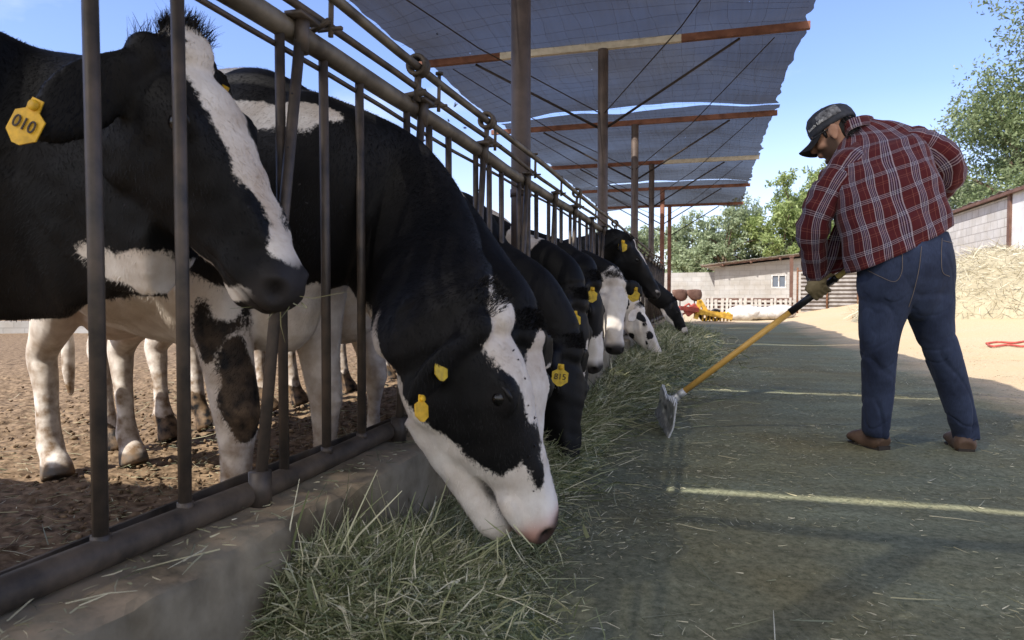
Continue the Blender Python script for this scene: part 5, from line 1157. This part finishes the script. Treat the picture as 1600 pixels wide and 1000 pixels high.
# hanging front panel
fp = np.array([[wm(1312, 335, .13), wm(1330, 345, .16)], [wm(1296, 372, .19), wm(1328, 378, .17)], [wm(1286, 400, .21), wm(1328, 398, .18)], [wm(1279, 420, .22), wm(1322, 414, .19)], [wm(1274, 438, .22), wm(1312, 424, .20)]]); nn = 16
g = []
for i in range(24):
    q = spline(fp.reshape(5, 6), 24)[i]; a, c = q[:3], q[3:]
    for j in range(nn): s_ = j / (nn - 1); g.append(a * (1 - s_) + c * s_ + F_ * (.012 * math.sin(s_ * 9 + i * .1)))
g = np.array(g); SV.append(g); SUV.append(np.stack([np.tile(np.linspace(0, .125, nn), 24) + .045, np.repeat(np.linspace(.35, .02, 24), nn)], 1)); SF += [(off + i * nn + j, off + i * nn + j + 1, off + (i + 1) * nn + j + 1, off + (i + 1) * nn + j) for i in range(23) for j in range(nn - 1)]; off += len(g)
shirt = mkobj('shirt', np.concatenate(SV), SF, M_PLAID, man, uv=np.concatenate(SUV)); md = shirt.modifiers.new('t', 'SOLIDIFY'); md.thickness = .004; md.offset = 0
# collar
cl = [wm(1318, 206, .19), wm(1322, 197, .175), wm(1336, 190, .165), wm(1352, 187, .19), wm(1364, 190, .25), wm(1360, 196, .31)]; cs_ = spline(cl, 20); vv = []; uu = []
for i, q in enumerate(cs_):
    for j in range(5): s_ = j / 4; vv.append(q + U_ * (.022 - .05 * s_) + (R_ * .25 - F_ * .5) * (.030 * s_)); uu.append([i * .012, .06 * s_ + .01])
o = mkobj('collar', np.array(vv), [(i * 5 + j, i * 5 + j + 1, i * 5 + j + 6, i * 5 + j + 5) for i in range(19) for j in range(4)], M_PLAID, man, uv=np.array(uu)); md = o.modifiers.new('t', 'SOLIDIFY'); md.thickness = .005; md.offset = 0
# jeans
parts = []
wl = spline([[1352, 378, 1476, 362, .02, .135], [1346, 402, 1482, 392, .01, .150], [1344, 430, 1485, 424, .0, .150], [1345, 455, 1484, 452, -.0, .135], [1354, 476, 1480, 474, -.0, .10]], 14)
V = []
for q in wl:
    a, c = wm(q[0], q[1], q[4]), wm(q[2], q[3], q[4]); th = np.arange(32) * 2 * math.pi / 32; V.append((a + c) / 2 + np.outer(np.sign(np.cos(th)) * np.abs(np.cos(th)) ** .85, (c - a) / 2) + np.outer(np.sin(th), F_ * q[5]))
V = np.concatenate(V); k = 14 * 32; F = [(i * 32 + j, i * 32 + (j + 1) % 32, (i + 1) * 32 + (j + 1) % 32, (i + 1) * 32 + j) for i in range(13) for j in range(32)]; V = np.concatenate([V, [V[:32].mean(0)], [V[-32:].mean(0)]]); F += [(k, (j + 1) % 32, j) for j in range(32)] + [(k + 1, 13 * 32 + j, 13 * 32 + (j + 1) % 32) for j in range(32)]
parts.append((V, F))
def leg(rows): q = spline([[*wm(x, y, w), a, d] for x, y, w, a, d in rows], 40); parts.append(loft(q[:, :3], q[:, 3] - .004, q[:, 4] - .004, up=F_, n=28, p=2.15)[:2])
leg([(1386, 425, .0, .104, .13), (1383, 470, .0, .099, .125), (1376, 515, -.005, .083, .105), (1374, 560, -.01, .069, .09), (1372, 612, .015, .069, .082), (1369, 655, .025, .058, .072), (1368, 684, .03, .055, .070)])
leg([(1446, 425, .0, .100, .13), (1450, 470, .0, .094, .125), (1460, 515, -.015, .074, .105), (1475, 560, -.03, .071, .09), (1492, 612, -.025, .070, .082), (1504, 655, -.02, .060, .072), (1509, 688, -.02, .057, .070)])
for px, rr_ in ((1390, .10), (1440, .10)): a, f = ball(18); parts.append((a * np.array([rr_, rr_, .19]) + wm(px, 436, -.046), f))
me = fuse('jeans', parts, .006, 18, .5); v = getv(me); nn_ = getn(me)
py_ = 465 + (CAM_H - (v[:, 2] + root[2])) / MD * FPX; kn = .75 * np.exp(-((py_ - 555) / 28) ** 2) + 1.1 * sst(610, 670, py_) + .6 * np.exp(-((py_ - 478) / 22) ** 2) + .20
zz = v[:, 2]; xx_ = v @ R_
f1 = np.abs(wob(v * np.array([.6, .6, 1.3]) + np.outer(xx_, [0, 0, 1.1]), 17, 31, 2)); f2 = np.abs(wob(v * np.array([.8, .8, 1.3]) - np.outer(xx_, [0, 0, 1.2]), 27, 33, 2))
v = v + nn_ * (-.034 * kn * (np.clip(.30 - f1, 0, 1) + .6 * np.clip(.24 - f2, 0, 1)) + .004 * kn + .0045 * wob(v * np.array([1, 1, .55]), 13, 5, 2))[:, None]; setv(me, v)
fin(me, M_DENIM); jeans = link('jeans', me, man)
from mathutils.bvhtree import BVHTree
bv = BVHTree.FromPolygons(v.tolist(), [tuple(p.vertices) for p in me.polygons])
def onto(pts, lift=.003):
    o_ = []
    cl_ = Vector(tuple(CAMP - root))
    for p_ in pts:
        p_ = Vector(tuple(p_)); d = (p_ - cl_).normalized(); hit_ = bv.ray_cast(p_ - d * .6, d); o_.append(np.array(hit_[0] - d * lift) if hit_[0] is not None else np.array(p_))
    return np.array(o_)
def stitch(pxs, name, rad=.0012, k=30):
    q = spline(pxs, k); b = MB(); b.tube(onto([wm(x, y, -.1) for x, y in q]), rad, 6); b.build(name, M_STITCH, jeans)
stitch([(1472, 372), (1471, 400), (1473, 425), (1484, 432)], 'pocket_seam'); stitch([(1474, 376), (1490, 380)], 'pocket_hem', k=8); stitch([(1410, 395), (1409, 425), (1398, 440), (1375, 432), (1355, 422)], 'pocket_seam')
stitch([(1440, 385), (1436, 420), (1428, 455), (1420, 480)], 'seat_seam')
# boots
def boot(heel, toe, hgt, name='boot'):
    heel = np.array(heel, float); toe = np.array(toe, float); heel[2] = toe[2] = -root[2] + .0; d = toe - heel; L = np.linalg.norm(d); d /= L; sd = np.cross([0, 0, 1.0], d); Zu = np.array([0, 0, 1.0]); parts = []
    T = lambda x, y, z: heel + d * x * L + sd * y + Zu * z
    q = spline([[-.02, .052, .040, .030], [.06, .060, .036, .036], [.25, .062, .034, .036], [.45, .048, .036, .036], [.7, .050, .045, .036], [.88, .046, .036, .034], [1.0, .025, .024, .020]], 22)
    q2 = spline([[-.03, .042, .032, .030], [.08, .052, .042, .046], [.3, .052, .040, .046], [.5, .050, .042, .044], [.72, .053, .046, .030], [.9, .046, .040, .022], [.99, .036, .022, .014]], 22)
    q2[:, 2:] *= 1.10
    parts.append(loft([T(a, 0, z) for a, z, _, _ in q2], q2[:, 2], q2[:, 3], up=Zu, n=20)[:2])
    parts.append(loft([T(.17, 0, .06), T(.16, 0, .09), T(.16, 0, hgt)], [.038, .038, .036], [.048, .046, .042], up=d, n=20)[:2])
    me = fuse(name, parts, .006, 4); fin(me, M_BOOT); o = link(name, me, man)
    b = MB(); s_ = [(0, .024), (.06, .036), (.25, .038), (.45, .034), (.7, .045), (.88, .040), (1.0, .020), (1.01, .004)]; pts = [T(a - .01, sg * w_, 0) for sg, lst in ((1, s_), (-1, s_[::-1])) for a, w_ in lst]; k = len(pts)
    vv = np.array([p_ + Zu * .002 for p_ in pts] + [p_ + Zu * .022 for p_ in pts]); b.add(vv, [tuple(range(k))[::-1], tuple(range(k, 2 * k))] + [(i, (i + 1) % k, k + (i + 1) % k, k + i) for i in range(k)])
    b.box(T(.13, 0, .018), (.070, .064, .034), np.stack([d, sd, Zu], 1)); b.build('sole', M_SOLE, o, False)
boot(wm(1380, 704, .005), wm(1329, 689, .20), .13); boot(wm(1510, 712, -.055), wm(1487, 690, .17), .13)
# rake
ra = Q(1364, 391, .175); rb = Q(1063, 616, .50); ax = unit(rb - ra); HL_ = np.linalg.norm(rb - ra)
at = lambda px: ra + (rb - ra) * (1364 - px) / (1364 - 1063)
M_HANDLE = mat('yellow_wood', (.47, .265, .055), .45, vscale=5, col2=(.62, .38, .10), spec=.4); M_GRIP = mat('black_rubber', (.010, .010, .010), .4, spec=.5); M_ALU = mat('grey_aluminium', (.34, .35, .37), .45, .35, vscale=30, col2=(.58, .59, .60)); M_PALE = mat('pale_wood', (.50, .38, .12), .5)
ropt = rb.copy(); ropt[2] = 0.0
rake = thing('hay_rake', 'long rake with yellow wooden handle, black grip and grey metal head, held by the man', 'rake', ropt)
def rk(mb, name, m, par=None, sm=True): o = mb.build(name, m, None, sm); setv(o.data, getv(o.data) - ropt); o.parent = par or rake; return o
hnd = MB(); hnd.tube([at(1242), at(1150), rb], [.0155, .016, .0165], 16); rk(hnd, 'handle', M_HANDLE)
b = MB(); b.tube([ra - ax * .02, at(1300)], .0160, 14); rk(b, 'handle_end', M_PALE)
b = MB(); b.tube([at(1310), at(1241)], .0182, 16); b.tube([at(1311), at(1307)], .0195, 16); rk(b, 'grip', M_GRIP)
tip = rb + ax * .115 + np.array([0, 0, -.005]); hN = Q(1047, 676, .28); hN[2] = .05; hF_ = Q(1026, 628, .90); hF_[2] = .07; hc = (hN + hF_) / 2
tip = rb + (hc + np.array([0, 0, .05]) - rb) * .80
fe = MB(); fe.tube([rb - ax * .03, rb + ax * .01], .0195, 14); fe.tube([rb, tip], [.017, .027], 14); rk(fe, 'ferrule', M_ALU)
hd = unit(hF_ - hN); up_ = unit(np.array([0, 0, 1.0]) - ax * .35); up_ = unit(up_ - hd * (up_ @ hd)); th_ = np.cross(hd, up_); Lh = np.linalg.norm(hF_ - hN)
b = MB(); k = 44; pr = []
r = np.random.default_rng(4)
for i in range(k):
    q = i / (k - 1); top = .115 + .012 * math.sin(q * 9) + (.03 if i % 4 < 2 else 0) * (1 - .3 * q); bot = -.045 + (.022 if i % 2 else 0); pr.append((q * Lh, bot, top))
vv = []
for tt in (-.004, .004):
    for (x, lo, hi) in pr:
        vv += [hN + hd * x + up_ * lo + th_ * tt, hN + hd * x + up_ * (.02) + th_ * (tt + .012), hN + hd * x + up_ * hi + th_ * tt]
vv = np.array(vv); m_ = 3 * k; F = []
for i in range(k - 1):
    for j in range(2): a = i * 3 + j; F += [(a, a + 3, a + 4, a + 1), (m_ + a, m_ + a + 1, m_ + a + 4, m_ + a + 3)]
    F += [(i * 3, m_ + i * 3, m_ + i * 3 + 3, i * 3 + 3), (i * 3 + 2, i * 3 + 5, m_ + i * 3 + 5, m_ + i * 3 + 2)]
F += [(0, 1, m_ + 1, m_), (1, 2, m_ + 2, m_ + 1), (m_ - 3, 2 * m_ - 3, 2 * m_ - 2, m_ - 2), (m_ - 2, 2 * m_ - 2, 2 * m_ - 1, m_ - 1)]
b.add(vv, F); b.tube([tip - ax * .01, hc + up_ * .03], [.02, .012], 10); rk(b, 'rake_head', M_ALU, sm=False)
for e_ in (hN + hd * .07 + up_ * .05, hF_ - hd * .07 + up_ * .05):
    b = MB(); s0 = rb + ax * .03; b.tube(spline([s0, (s0 + e_) / 2 + (e_ - hc) * .22, e_], 10), .0062, 8); rk(b, 'strut', M_ALU)
# gloves closed on the handle
def glove(c, toward, parent, name='glove', wr=None):
    # c: on the axis; toward: unit side the back of the hand faces; fingers go round underneath
    tv_ = unit(toward - ax * (toward @ ax)); dn = np.cross(ax, tv_)
    if dn[2] > 0: dn = -dn
    S_ = lambda a, rad, s_: c + ax * s_ + rad * (math.cos(a) * (-dn) + math.sin(a) * tv_)       # a=0 above, 90 towards the viewer, 180 below
    parts = []
    wr_ = wr if wr is not None else c - dn * .12
    pc = [S_(R(45), .040, s_) for s_ in (-.042, -.02, .005, .03, .046)]
    parts.append(loft(pc, [.016, .022, .023, .022, .015], [.024, .034, .036, .034, .022], up=-dn + tv_ * .2, n=14)[:2])
    parts.append(loft(spline([wr_, (wr_ + S_(R(30), .05, 0)) / 2, S_(R(45), .044, 0)], 8), [.038, .036, .034, .034, .036, .038, .036, .028], [.030, .028, .024, .022, .022, .022, .02, .015], up=tv_, n=14)[:2])
    for i, (s_, ln_) in enumerate(((-.040, 250), (-.018, 285), (.006, 290), (.030, 270))):
        a = np.linspace(70, ln_, 9); pts = [S_(R(q), .030 - .002 * i % 2 + .003 * math.sin(R(q * 2)), s_ + .004 * math.sin(q * .02)) for q in a]
        parts.append(loft(pts, np.linspace(.0125, .0098, 9), np.linspace(.0115, .0092, 9), n=10)[:2])
    th = [S_(R(60), .042, -.035), S_(R(35), .046, -.065), S_(R(28), .034, -.088), S_(R(24), .029, -.108)]
    parts.append(loft(spline(th, 9), np.linspace(.017, .0105, 9), np.linspace(.016, .0095, 9), n=10)[:2])
    me = fuse(name, [(v - root, f) for v, f in parts], .0035, 4); v = getv(me); v += getn(me) * (.0016 * wob(v, 60, 4, 2))[:, None]; setv(me, v); fin(me, M_GLOVE); return link(name, me, parent)
glove(at(1284), -F_ * .9 - R_ * .2, man, wr=Q(1277, 434, .262)); glove(ra + ax * .06, F_ * .8 + U_ * .3, man, wr=Q(1396, 366, .28))
